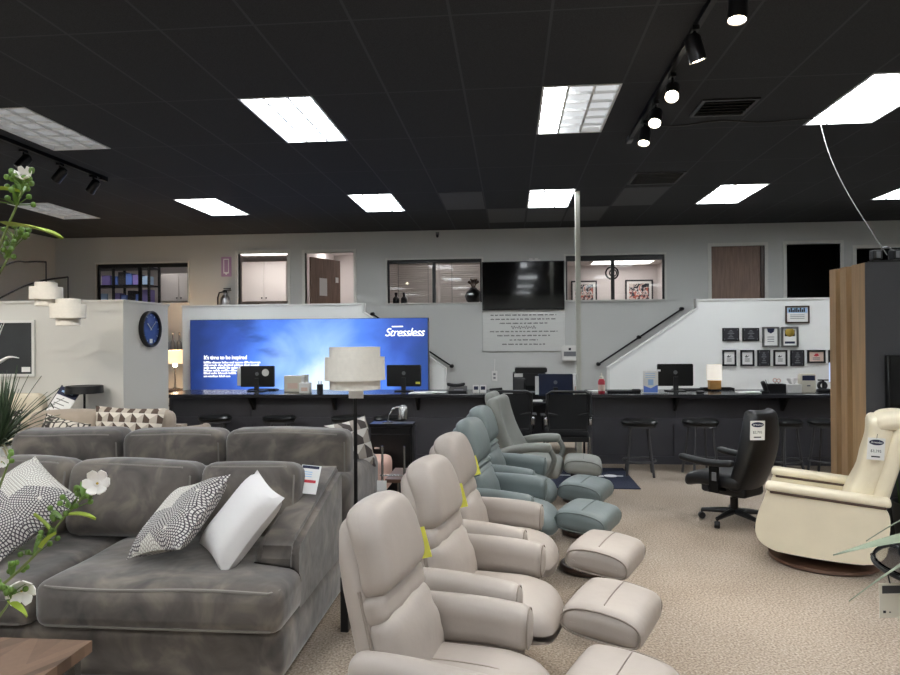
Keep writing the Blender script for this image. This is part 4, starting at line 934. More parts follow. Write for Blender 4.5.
# ================================================================== GREY VELVET SOFAS
def cushion(name, x0, x1, y0, y1, z0, z1, m, par, r=.06, puff=.03, tilt=0, crown=.02, pipe=None, fn0=None, n=7, seed=0, world=True):
    """upholstered cushion; tilt leans it back about its lower edge, puff swells the faces"""
    sx, sy, sz = x1 - x0, y1 - y0, z1 - z0
    def fn(v):
        u, w, q = 2 * v.x / sx, 2 * v.y / sy, 2 * v.z / sz
        b = (1 - u * u) * (1 - q * q)
        v = Vector((v.x, v.y + math.copysign(puff * max(0, b), w) * abs(w), v.z + (crown * max(0, (1 - u * u) * (1 - w * w)) if q > 0 else 0)))
        v.z += .006 * sin(7 * v.x + seed) + .004 * sin(11 * v.y + 2 * seed) if q > .3 else 0
        return fn0(v) if fn0 else v
    m4 = T((x0 + x1) / 2, (y0 + y1) / 2, z0) @ RX(-tilt) @ T(0, 0, sz / 2)
    o = MB().rbox(sx, sy, sz, r, fn, m4, n=n).build(name, m, par, world=world)
    if pipe:
        e = r * .55; pts = []
        hx, hy, hz = sx / 2, sy / 2, sz / 2; c = r * .9
        if pipe == 'top':      # seat cushion: front top edge and front bottom edge
            for zz in (hz - e * .6, -hz + e * .6):
                pts = [m4 @ fn(Vector((-hx + e * .6, hy - r, zz)))]
                for k in range(0, 21): pts.append(m4 @ fn(Vector((-hx + r + (sx - 2 * r) * k / 20, -hy + e * .45, zz))))
                pts.append(m4 @ fn(Vector((hx - e * .6, -hy + r, zz))))
                MB().tube(pts, .007, 6).build('welt', 'velvet_pipe', o, world=True) if False else _welt(pts, o)
        else:                  # back cushion: outline of the front face
            pts = []
            for k in range(9): pts.append((-hx + e * .6, -hy + e * .6, -hz + r + (sz - 2 * r) * k / 8))
            for k in range(13): pts.append((-hx + r + (sx - 2 * r) * k / 12, -hy + e * .6, hz - e * .6))
            for k in range(9): pts.append((hx - e * .6, -hy + e * .6, hz - r - (sz - 2 * r) * k / 8))
            _welt([m4 @ fn(Vector(p)) for p in pts], o)
    return o
def _welt(pts, o, r=.0075, m='velvet_pipe'):
    q = MB().tube(pts, r, 6); q.bm.transform(WM[o.name].inverted()); return q.build('welt', m, o)
sofa = thing('sofa', 'grey velvet sofa with two seat cushions and throw pillows, price tag on it', 'sofa', (-2.25, 3.65, 0))
cushion('base', -3.46, -1.05, 3.0, 4.18, .025, .27, 'velvet', sofa, .045, .0, crown=0)
def arm(par, x0, x1, prof, name='armrest', m='velvet'):
    mb = MB().prism(prof, x0, x1, 'x'); mb.bevel(.035, 3); return mb.build(name, m, par, world=True)
AP = [(3.27, .20), (3.265, .55), (3.31, .60), (4.20, .815), (4.20, .05), (3.45, .05)]
arm(sofa, -1.275, -1.06, AP); arm(sofa, -3.45, -3.24, AP)
mb = B(-3.26, -1.25, 4.02, 4.2, .06, .80).bevel(.04, 3); mb.build('backrest', 'velvet', sofa, world=True)
def tee(xa, sg, xc, yc, ylim):
    def f(v):
        if (v.x + xc - xa) * sg > 0 and v.y + yc > ylim: return Vector((v.x, ylim - yc, v.z))
        return v
    return f
cushion('seat_cushion', -2.225, -1.035, 2.95, 3.98, .265, .475, 'velvet', sofa, .06, .012, crown=.035, pipe='top', fn0=tee(-1.29, 1, -1.63, 3.465, 3.255), n=12)
cushion('seat_cushion', -3.475, -2.235, 2.95, 3.98, .265, .475, 'velvet', sofa, .06, .012, crown=.035, pipe='top', fn0=tee(-3.225, -1, -2.855, 3.465, 3.255), n=12, seed=2)
cushion('back_cushion', -3.235, -2.535, 3.60, 3.86, .485, .905, 'velvet', sofa, .075, .05, .16, pipe='b', seed=1)
cushion('back_cushion', -2.53, -1.775, 3.58, 3.84, .485, .905, 'velvet', sofa, .075, .05, .16, pipe='b', seed=3)
cushion('back_cushion', -1.765, -1.19, 3.62, 3.86, .485, .895, 'velvet', sofa, .075, .05, .16, pipe='b', seed=5)
for x in (-3.38, -1.16):
    for y in (3.2, 4.1): B(x - .03, x + .03, y - .03, y + .03, 0, .05).build('foot', 'darkwood', sofa, world=True)
c = at(313, 480, 3.76)
def pricetag(lab, wm, w, h, kind, parent_loc):
    o = thing('price_tag', lab, 'price tag', parent_loc)
    q = WM[o.name].inverted() @ wm
    MB().box(-w / 2, w / 2, -.0008, .0008, -h / 2, h / 2, mtx=q).build('card', 'white_paper', o)
    if kind[0] == 'sale':
        MB().box(-w * .45, w * .4, -.0014, -.0008, h * .38, h * .48, mtx=q).build('header', 'navy_ink', o)
        mb = MB()
        for k in range(3): mb.box(-w * .36, w * .1, -.0014, -.0008, h * (.24 - .08 * k), h * (.27 - .08 * k), mtx=q)
        mb.build('small_print', 'cyan', o); mb = MB().box(-w * .3, w * .36, -.0014, -.0008, -h * .12, -h * .02, mtx=q).box(-w * .3, -w * .22, -.0014, -.0008, -h * .2, -h * .02, mtx=q); mb.build('price_line', 'red_ink', o)
    else:
        MB().lathe([(0, 0), (w * .42, 0), (w * .42, .001), (0, .001)], seg=28, mtx=q @ T(0, -.0008, h * .3) @ Matrix.Diagonal((1, 1, .42, 1)) @ RX(pi / 2)).build('oval', 'navy_ink', o)
        text('Stressless', w * .17, 'white_ink', o, wm @ T(0, -.0026, h * .3) @ FRONT, shear=.3, ext=.0002)
        text(kind[1], w * .23, 'ink', o, wm @ T(0, -.0012, -h * .1) @ FRONT, ext=.0002, name='price')
        MB().box(-w * .25, w * .25, -.0014, -.0008, -h * .38, -h * .32, mtx=q).build('small_print', 'ink', o)
    MB().tube([q @ Vector((0, 0, h * .47)), q @ Vector((.004, .004, h * .47 + .03))], .0015, 5).build('hanger', 'black_plastic', o)
    return o
pricetag('white sale tag laid on the velvet sofa arm beside the white pillow', T(-1.165, 3.82, .795) @ RZ(.12) @ RX(-.55) @ RY(.12), .115, .17, ('sale',), (-1.165, 3.82, .795))
sofa2 = thing('sofa', 'grey velvet sofa standing back to back behind the front sofa', 'sofa', (-2.3, 4.8, 0))
cushion('base', -3.6, -1.05, 4.30, 5.34, .05, .285, 'velvet', sofa2, .045, 0, crown=0)
B(-3.45, -1.2, 4.28, 4.44, .06, .76).bevel(.04, 3).build('backrest', 'velvet', sofa2, world=True)
for x0, x1 in ((-3.66, -3.44), (-1.27, -1.05)):
    MB().rbox(x1 - x0, 1.06, .66, .09, mtx=T((x0 + x1) / 2, 4.83, .39)).build('armrest', 'velvet', sofa2, world=True)
for i, (x0, x1) in enumerate(((-3.50, -2.69), (-2.68, -1.96), (-1.95, -1.09))):
    cushion('back_cushion', x0, x1, 4.44, 4.70, .46, .985 + (.012 if i == 2 else 0), 'velvet', sofa2, .08, .045, -.05 if i < 2 else -.03, pipe='b', seed=i, crown=.0)
for x0, x1 in ((-3.43, -2.36), (-2.35, -1.28)): cushion('seat_cushion', x0, x1, 4.72, 5.38, .285, .46, 'velvet', sofa2, .06, .01, crown=.02)
for x in (-3.5, -1.15):
    for y in (4.38, 5.25): B(x - .03, x + .03, y - .03, y + .03, 0, .055).build('foot', 'darkwood', sofa2, world=True)
def throw(lab, w, h, t, wm, m, cat='pillow', seed=0, edge=True, name='throw_pillow', sag=.02):
    loc = wm.to_translation(); q = MB().pillow(w, h, t, fn=lambda v: Vector((v.x, v.y, v.z + sag * sin(5 * v.x + seed) * cos(4 * v.y + seed) * (1 - (2 * v.x / w) ** 2))))
    o = q.build(name, m); o.matrix_world = wm; return tag(o, lab, cat)
# lean(): pillow standing on its lower edge, face towards -Y turned by rz, rolled in its plane
def lean(x, y, z, tilt, rz=0, roll=0): return T(x, y, z) @ RZ(rz) @ RX(pi / 2 - tilt) @ RZ(roll)
def axes(c, ax, ay):
    ax = Vector(ax).normalized(); ay = Vector(ay); ay = (ay - ax * ay.dot(ax)).normalized(); az = ax.cross(ay)
    return Matrix(((ax.x, ay.x, az.x, c[0]), (ax.y, ay.y, az.y, c[1]), (ax.z, ay.z, az.z, c[2]), (0, 0, 0, 1)))
throw('dotted grey and cream pillow at the cut-off end of the front sofa', .47, .47, .19, T(*at(17, 507, 3.36)) @ RZ(.1) @ RX(pi / 2 - .8) @ RZ(-.65), 'dots', seed=1)
throw('dotted grey and cream pillow in the middle of the front sofa, beside the white pillow', .42, .48, .16, axes(at(180, 516, 3.34), (.866, -.414, .270), (.195, .790, .587)), 'dots', seed=2)
throw('plain white pillow against the front sofa arm', .33, .46, .18, axes(at(241, 521, 3.30), (.678, -.674, -.282), (.579, .255, .776)), 'white_cloth', seed=3, sag=.03)
throw('zigzag print pillow standing on the rear velvet sofa behind the lamp pole', .40, .40, .15, lean(-1.20, 4.98, .80, .2, .9, .1), 'zigzag')

# ================================================================== COFFEE TABLE AND FLOWERS
o = thing('coffee_table', 'herringbone wood coffee table with metal legs before the velvet sofa', 'coffee table', (-2.45, 2.15, 0))
TX1, TY1 = -1.735, 2.66
B(-3.2, TX1, 1.55, TY1, .315, .362).build('tabletop', 'herring', o, world=True)
B(-3.17, TX1 - .03, 1.58, TY1 - .03, .29, .315).build('frame', 'dark_steel', o, world=True)
for x in (-3.15, TX1 - .05):
    for y in (1.62, TY1 - .05): B(x - .02, x + .02, y - .02, y + .02, 0, .29).build('leg', 'chrome', o, world=True)
v = thing('flower_vase', 'tall vase of green flowering branches on the herringbone coffee table', 'vase', (-2.0, 2.05, .362))
MB().lathe([(0, 0), (.07, 0), (.095, .05), (.10, .16), (.07, .26), (.055, .32), (.06, .34), (.05, .34), (.048, .3), (.085, .16), (0, .03)], seg=28).build('vase_body', 'white_plastic', v)
rf = random.Random(11)
def curve(pts, n=16):
    P = [Vector(p) for p in pts]; P = [P[0]] + P + [P[-1]]; out = []
    for i in range(1, len(P) - 2):
        for k in range(n // (len(P) - 3)):
            t = k / (n // (len(P) - 3)); a, b, c, d = P[i - 1], P[i], P[i + 1], P[i + 2]
            out.append(.5 * ((2 * b) + (c - a) * t + (2 * a - 5 * b + 4 * c - d) * t * t + (3 * b - a - 3 * c + d) * t ** 3))
    return out + [P[-2]]
def branch(pts, flowers, leaves, buds, side=0):
    c = curve(pts, 24); n = len(c); mb = MB().tube(c, [.006 - .0035 * i / (n - 1) for i in range(n)], 6)
    s = mb.build('stem', 'stem', v, world=True)
    lm, bm_ = MB(), MB()
    for f in leaves:
        i = int(f[0] * (n - 1)); d = Vector(f[1]); lm.blade(c[i], d, f[2], f[3], .5)
    if leaves: lm.build('leaves', 'green_light', v, world=True)
    for f in buds:
        i = int(f * (n - 1)); 
        for k in range(5):
            d = Vector((rf.uniform(-1, 1), rf.uniform(-.6, .6), rf.uniform(.1, 1))).normalized() * rf.uniform(.02, .06); p = c[i] + d
            bm_.tube([c[i], c[i] + d * .6, p], [.0018, .0014, .0014], 5); bm_.rbox(.016, .016, .018, .0078, mtx=T(*p), n=1, k=2)
            if k % 2: bm_.blade(c[i], d + Vector((0, 0, .02)), .05, .014, .3, 4, .001)
    bm_.build('buds', 'green', v, world=True)
    for (p, sc, up) in flowers:
        mb = MB(); up = Vector(up).normalized(); q = up.to_track_quat('Z', 'Y').to_matrix().to_4x4()
        for k in range(6):
            m4 = T(*p) @ q @ RZ(k * pi / 3) @ RY(-.55)
            mb.rbox(.040 * sc, .026 * sc, .004 * sc, .0018 * sc, lambda w: Vector((w.x + .021 * sc, w.y * (1 - .5 * abs(w.x / (.02 * sc)) ** 2), w.z + .010 * sc * (w.x / (.02 * sc)) ** 2)), m4, n=4, k=2)
        f = mb.build('blossom', 'petal', v, world=True)
        q2 = MB(); q2.lathe([(0, -.01 * sc), (.007 * sc, 0), (.007 * sc, .008 * sc), (0, .012 * sc)], mtx=T(*p) @ q, seg=10); q2.bm.transform(WM[f.name].inverted()); q2.build('stamens', 'petal_core', f)
Yf = 1.95
b0 = Vector((-2.0, 2.05, .74))
pA = [b0, at(-25, 600, 2.0), at(28, 562, Yf), at(62, 520, Yf), at(86, 494, Yf)]
branch(pA, [(at(98, 484, Yf), 1.25, (.35, -.8, .3)), (at(22, 589, 1.93), 1.3, (.5, -.8, -.1))],
       [(.80, (1, -.2, .15), .11, .03), (.62, (.8, -.3, .9), .09, .025), (.7, (-.5, -.2, .9), .08, .022)], [.45, .55, .65, .75, .85, .93, .97])
pB = [b0, at(-60, 420, 2.0), at(-20, 300, Yf), at(4, 235, Yf), at(17, 205, Yf), at(24, 182, Yf)]
branch(pB, [(at(25, 177, Yf), .8, (.3, -.8, .5))], [(.66, (1, -.1, -.05), .20, .10), (.90, (-1, -.2, .25), .10, .04)], [.8, .88, .94, .98, .99])
pC = [b0, at(-50, 420, 2.05), at(-12, 300, 2.05), at(8, 258, 2.05), at(20, 236, 2.05)]
branch(pC, [], [], [.75, .85, .93, .98])
pD = [b0, at(-30, 560, 2.1), at(2, 480, 2.1), at(8, 464, 2.1)]
branch(pD, [(at(2, 462, 2.1), .7, (.5, -.8, .2))], [], [.9])
pE = [b0, at(-30, 640, 1.9), at(4, 610, 1.9), at(12, 592, 1.9)]
branch(pE, [], [(.8, (.9, -.2, -.3), .08, .025)], [.8, .95])

# ================================================================== REAR SEATING GROUP AT THE PARTITION
s3 = thing('loveseat', 'taupe loveseat in front of the low partition, behind the velvet sofas', 'sofa', (-3.85, 5.9, 0))
cushion('base', -4.62, -3.05, 5.45, 6.32, .08, .34, 'taupe_cloth', s3, .04, 0, crown=0)
B(-4.6, -3.07, 6.12, 6.34, .1, .80).bevel(.05, 3).build('backrest', 'taupe_cloth', s3, world=True)
for x0 in (-4.70, -3.13): MB().rbox(.16, .9, .52, .06, mtx=T(x0 + .08, 5.89, .36)).build('armrest', 'taupe_cloth', s3, world=True)
for x0, x1 in ((-4.53, -3.84), (-3.83, -3.14)):
    cushion('seat_cushion', x0, x1, 5.42, 6.1, .34, .50, 'taupe_cloth', s3, .05, .01)
    cushion('back_cushion', x0, x1, 5.93, 6.15, .50, .945, 'taupe_cloth', s3, .08, .05, .07)
for x in (-4.6, -3.1):
    for y in (5.5, 6.25): B(x - .025, x + .025, y - .025, y + .025, 0, .09).build('foot', 'darkwood', s3, world=True)
throw('cube print lumbar pillow standing at the end of the taupe loveseat', .66, .46, .16, lean(-3.47, 5.86, .775, .18, .05, -.04), 'cubes')
throw('pebble print pillow lying in front on the taupe loveseat', .46, .46, .16, lean(-4.0, 5.66, .70, .35, .0, -.22), 'pebble')
ch = thing('armchair', 'cream armchair by the low partition, behind the spiky plant', 'armchair', (-5.23, 6.5, 0))
cushion('seat', -5.56, -4.92, 6.15, 6.75, .2, .46, 'cream_cloth', ch, .06, .01); MB().rbox(.68, .16, .62, .07, lambda v: Vector((v.x * (1 - .12 * (v.z / .31) ** 2), v.y, v.z)), T(-5.24, 6.74, .75) @ RX(-.08)).build('backrest', 'cream_cloth', ch, world=True)
for x in (-5.62, -4.92): MB().rbox(.12, .6, .5, .05, mtx=T(x, 6.45, .40)).build('armrest', 'cream_cloth', ch, world=True)
for x in (-5.56, -4.98):
    for y in (6.2, 6.7): MB().tube([(x, y, 0), (x, y, .21)], [.014, .02], 10).build('leg', 'darkwood', ch, world=True)
throw('dark zigzag print pillow on the cream armchair', .40, .40, .14, lean(-5.13, 6.42, .70, .3, .0, .15), 'pebble')
cs = thing('console_table', 'narrow dark console table behind the taupe loveseat', 'table', (-4.15, 6.68, 0))
B(-4.78, -3.6, 6.47, 6.9, .72, .76).build('tabletop', 'darkwood', cs, world=True)
for x in (-4.76, -3.65):
    for y in (6.49, 6.85): B(x, x + .03, y, y + .03, 0, .72).build('leg', 'black_metal', cs, world=True)
c = at(82, 390, 6.74)
o = thing('table_lamp', 'black table lamp with flat drum shade against the low partition', 'lamp', (c.x, 6.78, .76)); zt = at(82, 386, 6.74).z - .76; zb = at(82, 393.5, 6.74).z - .76
MB().lathe([(.185, zb), (.18, zt), (.17, zt), (.175, zb), (.185, zb)], seg=32).lathe([(0, zt - .012), (.172, zt - .012), (.172, zt - .006), (0, zt - .006)], seg=32).build('shade', 'black_plastic', o); MB().tube([(0, 0, 0), (0, 0, zt - .01)], .012, 10).build('stem', 'black_metal', o); MB().lathe([(0, 0), (.09, 0), (.09, .015), (0, .02)], seg=24).build('base', 'black_metal', o)
o = thing('placard', 'slanted white price placard with blue header by the black table lamp', 'placard', (-4.72, 6.55, .772), 0)
q = RX(-.45) @ RY(.34) @ T(0, 0, .215); MB().box(-.12, .12, -.004, .004, -.215, .17, mtx=q).build('panel', 'white_paper', o); MB().box(-.12, .12, -.006, -.004, .08, .17, mtx=q).build('header', 'navy_ink', o); MB().box(-.125, -.117, -.006, .006, -.17, .18, mtx=q).build('edge', 'black_plastic', o)
mb = MB()
for k in range(5): mb.box(-.09, .07 - .03 * (k % 2), -.006, -.004, .03 - .045 * k, .038 - .045 * k, mtx=q)
mb.build('printing', 'bronze_frame', o); mb = MB().box(-.08, .06, -.0075, -.006, .115, .135, mtx=q)
mb.build('header_print', 'cyan', o); MB().tube([(0, .02, .2), (0, .17, .0)], .005, 6).build('strut', 'black_metal', o)
# tub chair between partition and counter
c = at(181, 430, 7.2)
o = thing('tub_chair', 'taupe rounded tub chair beyond the low partition, near the counter', 'armchair', (c.x, 7.25, 0)); MB().rbox(.5, .5, .25, .08, mtx=T(0, 0, .32)).build('seat', 'taupe_cloth', o)
pts = [(.24 * cos(a), .24 * sin(a), .5) for a in [pi * (-.15 + 1.3 * k / 20) + pi for k in range(21)]]
MB().tube([Vector(p) + Vector((0, 0, .12)) for p in pts], .055, 12).tube(pts, .05, 12).tube([Vector(p) + Vector((0, 0, -.1)) for p in pts], .05, 12).build('backrest', 'taupe_cloth', o)
for a in range(4): MB().tube([(.17 * (1 if a % 2 else -1), .17 * (1 if a > 1 else -1), 0), (.15 * (1 if a % 2 else -1), .15 * (1 if a > 1 else -1), .21)], .016, 8).build('leg', 'darkwood', o)
# wall clock on the side of the partition
CY = 7.51; cz = at(148, 329, CY).z
o = thing('wall_clock', 'round navy wall clock with black rim on the low partition side', 'clock', (-4.19, CY, cz))
q = RY(pi / 2)
MB().lathe([(.0, 0), (.205, 0), (.21, .01), (.21, .055), (.195, .06), (.185, .05), (.183, .03), (0, .03)], mtx=q, seg=48).build('case', 'black_plastic', o)
MB().lathe([(0, .031), (.182, .031), (.182, .032), (0, .032)], mtx=q, seg=48).build('dial', mat('navy_dial', '2c3f78', .25), o)
mb = MB()
for k in range(12):
    a = k * pi / 6; mb.box(-.003, .003, .15, .172, .0322, .034, mtx=q @ RZ(a))
mb.build('hour_marks', 'cyan', o)
MB().box(-.004, .004, -.02, .10, .035, .038, mtx=q @ RZ(pi / 2 + .9)).build('hour_hand', 'white_plastic', o); MB().box(-.003, .003, -.02, .14, .038, .041, mtx=q @ RZ(pi / 2 - .85)).build('minute_hand', 'white_plastic', o)
B(.034, .036, -.03, .03, -.165, -.115).build('sticker', 'white_paper', o)
# picture on the partition
a = at(35.5, 320, 7.0); b = at(35.5, 376.5, 7.0)
o = picture('dark picture with a white long-necked bird, white frame, on the low partition', a.x - 1.15, a.x, b.z, a.z, 7.0, None, 'white_plastic', 'picture', 'framed_picture', bw=.03, mount='art_dark')
q0 = Vector((a.x - .575, 7.0, (a.z + b.z) / 2)); mb = MB()
mb.tube([Vector(p) - q0 for p in curve([at(-22, 372, 6.986), at(-8, 366, 6.986), at(3, 360, 6.986), at(8, 357.5, 6.986), at(13, 357, 6.986), at(19, 358, 6.986)], 30)], [.03 - .026 * i / 30 for i in range(31)], 8)
for k in range(6): mb.tube([at(-20 + 3 * k, 345, 6.986) - q0, at(-8 + 2.4 * k, 326 - .5 * k, 6.986) - q0], [.012, .004], 6)
mb.build('painted_bird', 'white_paper', o); B(.42, .52, -.0145, -.012, -.26, -.205).build('sticker', 'white_paper', o)
# arc lamp with two shades
o = thing('arc_floor_lamp', 'black arc floor lamp with two white double-drum shades', 'floor lamp', (-5.75, 5.9, 0)); AYl = 5.9
MB().lathe([(0, 0), (.18, 0), (.18, .03), (0, .04)], seg=32).build('base', 'black_metal', o)
pa = [(-5.75, AYl, .03), (-5.75, AYl, 1.2), (-5.62, AYl, 1.75), at(0, 268, AYl), at(28, 262, AYl), at(46, 262, AYl)]
pb = [(-5.75, AYl, .03), (-5.72, AYl, 1.0), (-5.55, AYl, 1.6), at(0, 298, AYl), at(35, 282.5, AYl), at(68, 277, AYl)]
for pp, px, y0, y1, r in ((pa, 46.5, 282.5, 306, .138), (pb, 68, 299, 325.5, .150)):
    MB().tube(curve(pp, 40), .009, 8).build('arm', 'black_metal', o, world=True)
    e = Vector(pp[-1]); t = at(px, y0, AYl).z; bz = at(px, y1, AYl).z; hh = t - bz
    MB().tube([e, (e.x, e.y, bz + .05)], .006, 6).build('drop_rod', 'black_metal', o, world=True)
    s = MB().lathe([(r, bz + hh * .27), (r, bz + hh * .80), (r - .006, bz + hh * .80), (r - .006, bz + hh * .27), (r, bz + hh * .27)], (e.x, e.y, 0), 36).build('shade', 'lampshade', o, world=True)
    q = MB().lathe([(r * .68, bz), (r * .68, t), (r * .66, t), (r * .66, bz), (r * .68, bz)], (e.x, e.y, 0), 36).lathe([(r * .69, bz + hh * .29), (r * .99, bz + hh * .29), (r * .99, bz + hh * .30), (r * .69, bz + hh * .30)], (e.x, e.y, 0), 36); q.bm.transform(WM[s.name].inverted()); q.build('inner_drum', 'lampshade', s)
    q = MB().lathe([(r * .0, t - .03), (r * .66, t - .03), (r * .66, t - .026), (0, t - .026)], (e.x, e.y, 0), 24); q.bm.transform(WM[s.name].inverted()); q.build('top_ring', 'black_metal', s)
# spiky plant
o = thing('spiky_plant', 'spiky dark green plant in white pot between velvet and taupe sofas', 'plant', (-3.98, 4.95, 0))
MB().lathe([(0, 0), (.12, 0), (.16, .78), (.15, .80), (.14, .78), (.135, .7), (0, .7)], seg=28).build('pot', 'white_plastic', o); MB().lathe([(0, .74), (.14, .74), (.1, .76), (0, .77)], seg=20).build('soil', 'darkwood', o)
mb, md = MB(), MB(); rp = random.Random(4)
for k in range(150):
    az = rp.uniform(0, 2 * pi); el = rp.uniform(.05, 1.45); L_ = rp.uniform(.38, .58)
    (mb if el > .25 else md).blade((.02 * cos(az), .02 * sin(az), .78 + .05 * el), (cos(az) * cos(el), sin(az) * cos(el), sin(el)), L_, .015, .35 + .3 * (1.2 - el), 5, .002)
mb.build('leaves', 'spike', o); md.build('dry_leaves', 'spike_dry', o)

# ================================================================== FLOOR LAMP AND THINGS BEHIND THE SOFAS
LYl = 4.02; c = at(355, 370, LYl)
o = thing('floor_lamp', 'floor lamp with ivory double-drum shade on a black pole', 'floor lamp', (c.x, LYl, 0)); t = at(355, 347, LYl).z; bz = at(355, 389, LYl).z; hh = t - bz; r = 30.5 / 676 * 4.03
B(-.05, .20, -.11, .11, 0, .02).bevel(.005, 1).build('base', 'black_metal', o); MB().tube([(0, 0, .02), (0, 0, bz + .12)], .0115, 12).build('pole', 'black_metal', o)
s = MB().lathe([(r, bz + hh * .22), (r * .985, bz + hh * .76), (r * .96, bz + hh * .76), (r * .975, bz + hh * .22), (r, bz + hh * .22)], seg=44).build('shade', 'lampshade', o)
MB().lathe([(r * .84, bz), (r * .84, t), (r * .82, t), (r * .82, bz), (r * .84, bz)], seg=44).build('inner_drum', 'lampshade', s)
MB().lathe([(r * .84, bz + hh * .235), (r * .98, bz + hh * .235), (r * .98, bz + hh * .25), (r * .84, bz + hh * .25)], seg=44).build('ring', 'lampshade', s)
MB().tube([(-r * .82, 0, bz + .11), (r * .82, 0, bz + .11)], .004, 6).tube([(0, -r * .82, bz + .11), (0, r * .82, bz + .11)], .004, 6).build('spider', 'black_metal', s)
B(-.035, .055, -.02, -.018, bz - .055, bz - .005).build('price_label', 'white_paper', o)
B(-.012, .012, -.018, -.0125, bz - .05, bz).build('label_clip', 'black_metal', o)
small('floor_box', 'slim black box on the carpet between sofa arm and recliner back', 'box', B(-.022, .022, -.03, .03, 0, .30).bevel(.004, 1), 'black_plastic', (-.915, 3.66, 0))
# black nightstand with silver lamp
o = thing('nightstand', 'black nightstand with one drawer line, silver lamp on it', 'nightstand', (at(392, 440, 6.35).x, 6.5, 0)); w = .205; zt = at(392, 424, 6.3).z
B(-w, w, -.2, .0, zt - .03, zt).build('top', 'black_satin', o); B(-w + .01, w - .01, -.19, -.005, .1, zt - .03).build('body', 'black_satin', o)
dr = B(-w + .02, w - .02, -.205, -.19, zt - .09, zt - .035).build('drawer', 'black_satin', o); dd = B(-w + .02, w - .02, -.205, -.19, .12, zt - .10).build('door', 'black_satin', o)
B(-w + .012, w - .012, -.199, -.19, zt - .099, zt - .091).build('trim', 'dark_steel', o); MB().box(-w + .05, -w + .10, -.225, -.205, zt - .235, zt - .215).build('handle', 'chrome', dd)
for x in (-w + .03, w - .03):
    for y in (-.17, -.03): B(x - .015, x + .015, y - .015, y + .015, 0, .1).build('leg', 'black_metal', o)
nx, nz = o.location.x, zt
o = thing('desk_lamp', 'silver bent-neck desk lamp on the black nightstand', 'lamp', (nx - .05, 6.40, nz)); MB().lathe([(0, 0), (.05, 0), (.05, .012), (0, .016)], seg=20).build('base', 'chrome', o)
MB().tube([(0, 0, .01), (.015, 0, .07), (.05, 0, .13), (.09, 0, .15), (.125, 0, .148)], .008, 8).build('neck', 'chrome', o); MB().lathe([(.045, -.07), (.045, .03), (.03, .055), (0, .062), (0, .05), (.04, .025), (.04, -.07), (.045, -.07)], (.15, 0, .11), 24).build('shade', 'chrome', o)
# chrome framed side table with brown top
c = at(393, 470, 4.9)
o = thing('side_table', 'chrome-framed side table with brown top between sofa and recliners', 'side table', (c.x, 4.95, 0))
for x in (at(382.3, 460, 4.85).x - c.x, at(404.3, 460, 4.85).x - c.x):
    for y in (-.10,): MB().tube([(x, y, 0), (x, y, at(382, 446, 4.85).z)], .0085, 10).build('post', 'chrome', o)
MB().tube([(-.085, -.10, at(390, 475.5, 4.85).z), (.085, -.10, at(390, 475.5, 4.85).z)], .006, 8).build('crossbar', 'chrome', o)
MB().box(-.05, .10, -.10, .34, .56, .585).build('tabletop', 'redwood', o)
MB().tube([(-.02, .30, 0), (-.02, .30, .56)], .0085, 8).build('post', 'chrome', o)
B(-.09, .10, -.12, .34, 0, .012).build('base', 'dark_steel', o)
B(-.105, -.035, -.125, -.12, .50, .58).build('price_label', 'white_paper', o)
o = thing('pouf', 'peach upholstered pouf behind the zigzag pillow', 'pouf', (at(370, 455, 6.0).x, 6.0, 0)); MB().rbox(.36, .36, .30, .06, mtx=T(0, 0, .40)).build('cushion', 'peach', o); MB().lathe([(0, 0), (.12, 0), (.12, .25), (0, .25)], seg=20).build('base', 'darkwood', o)

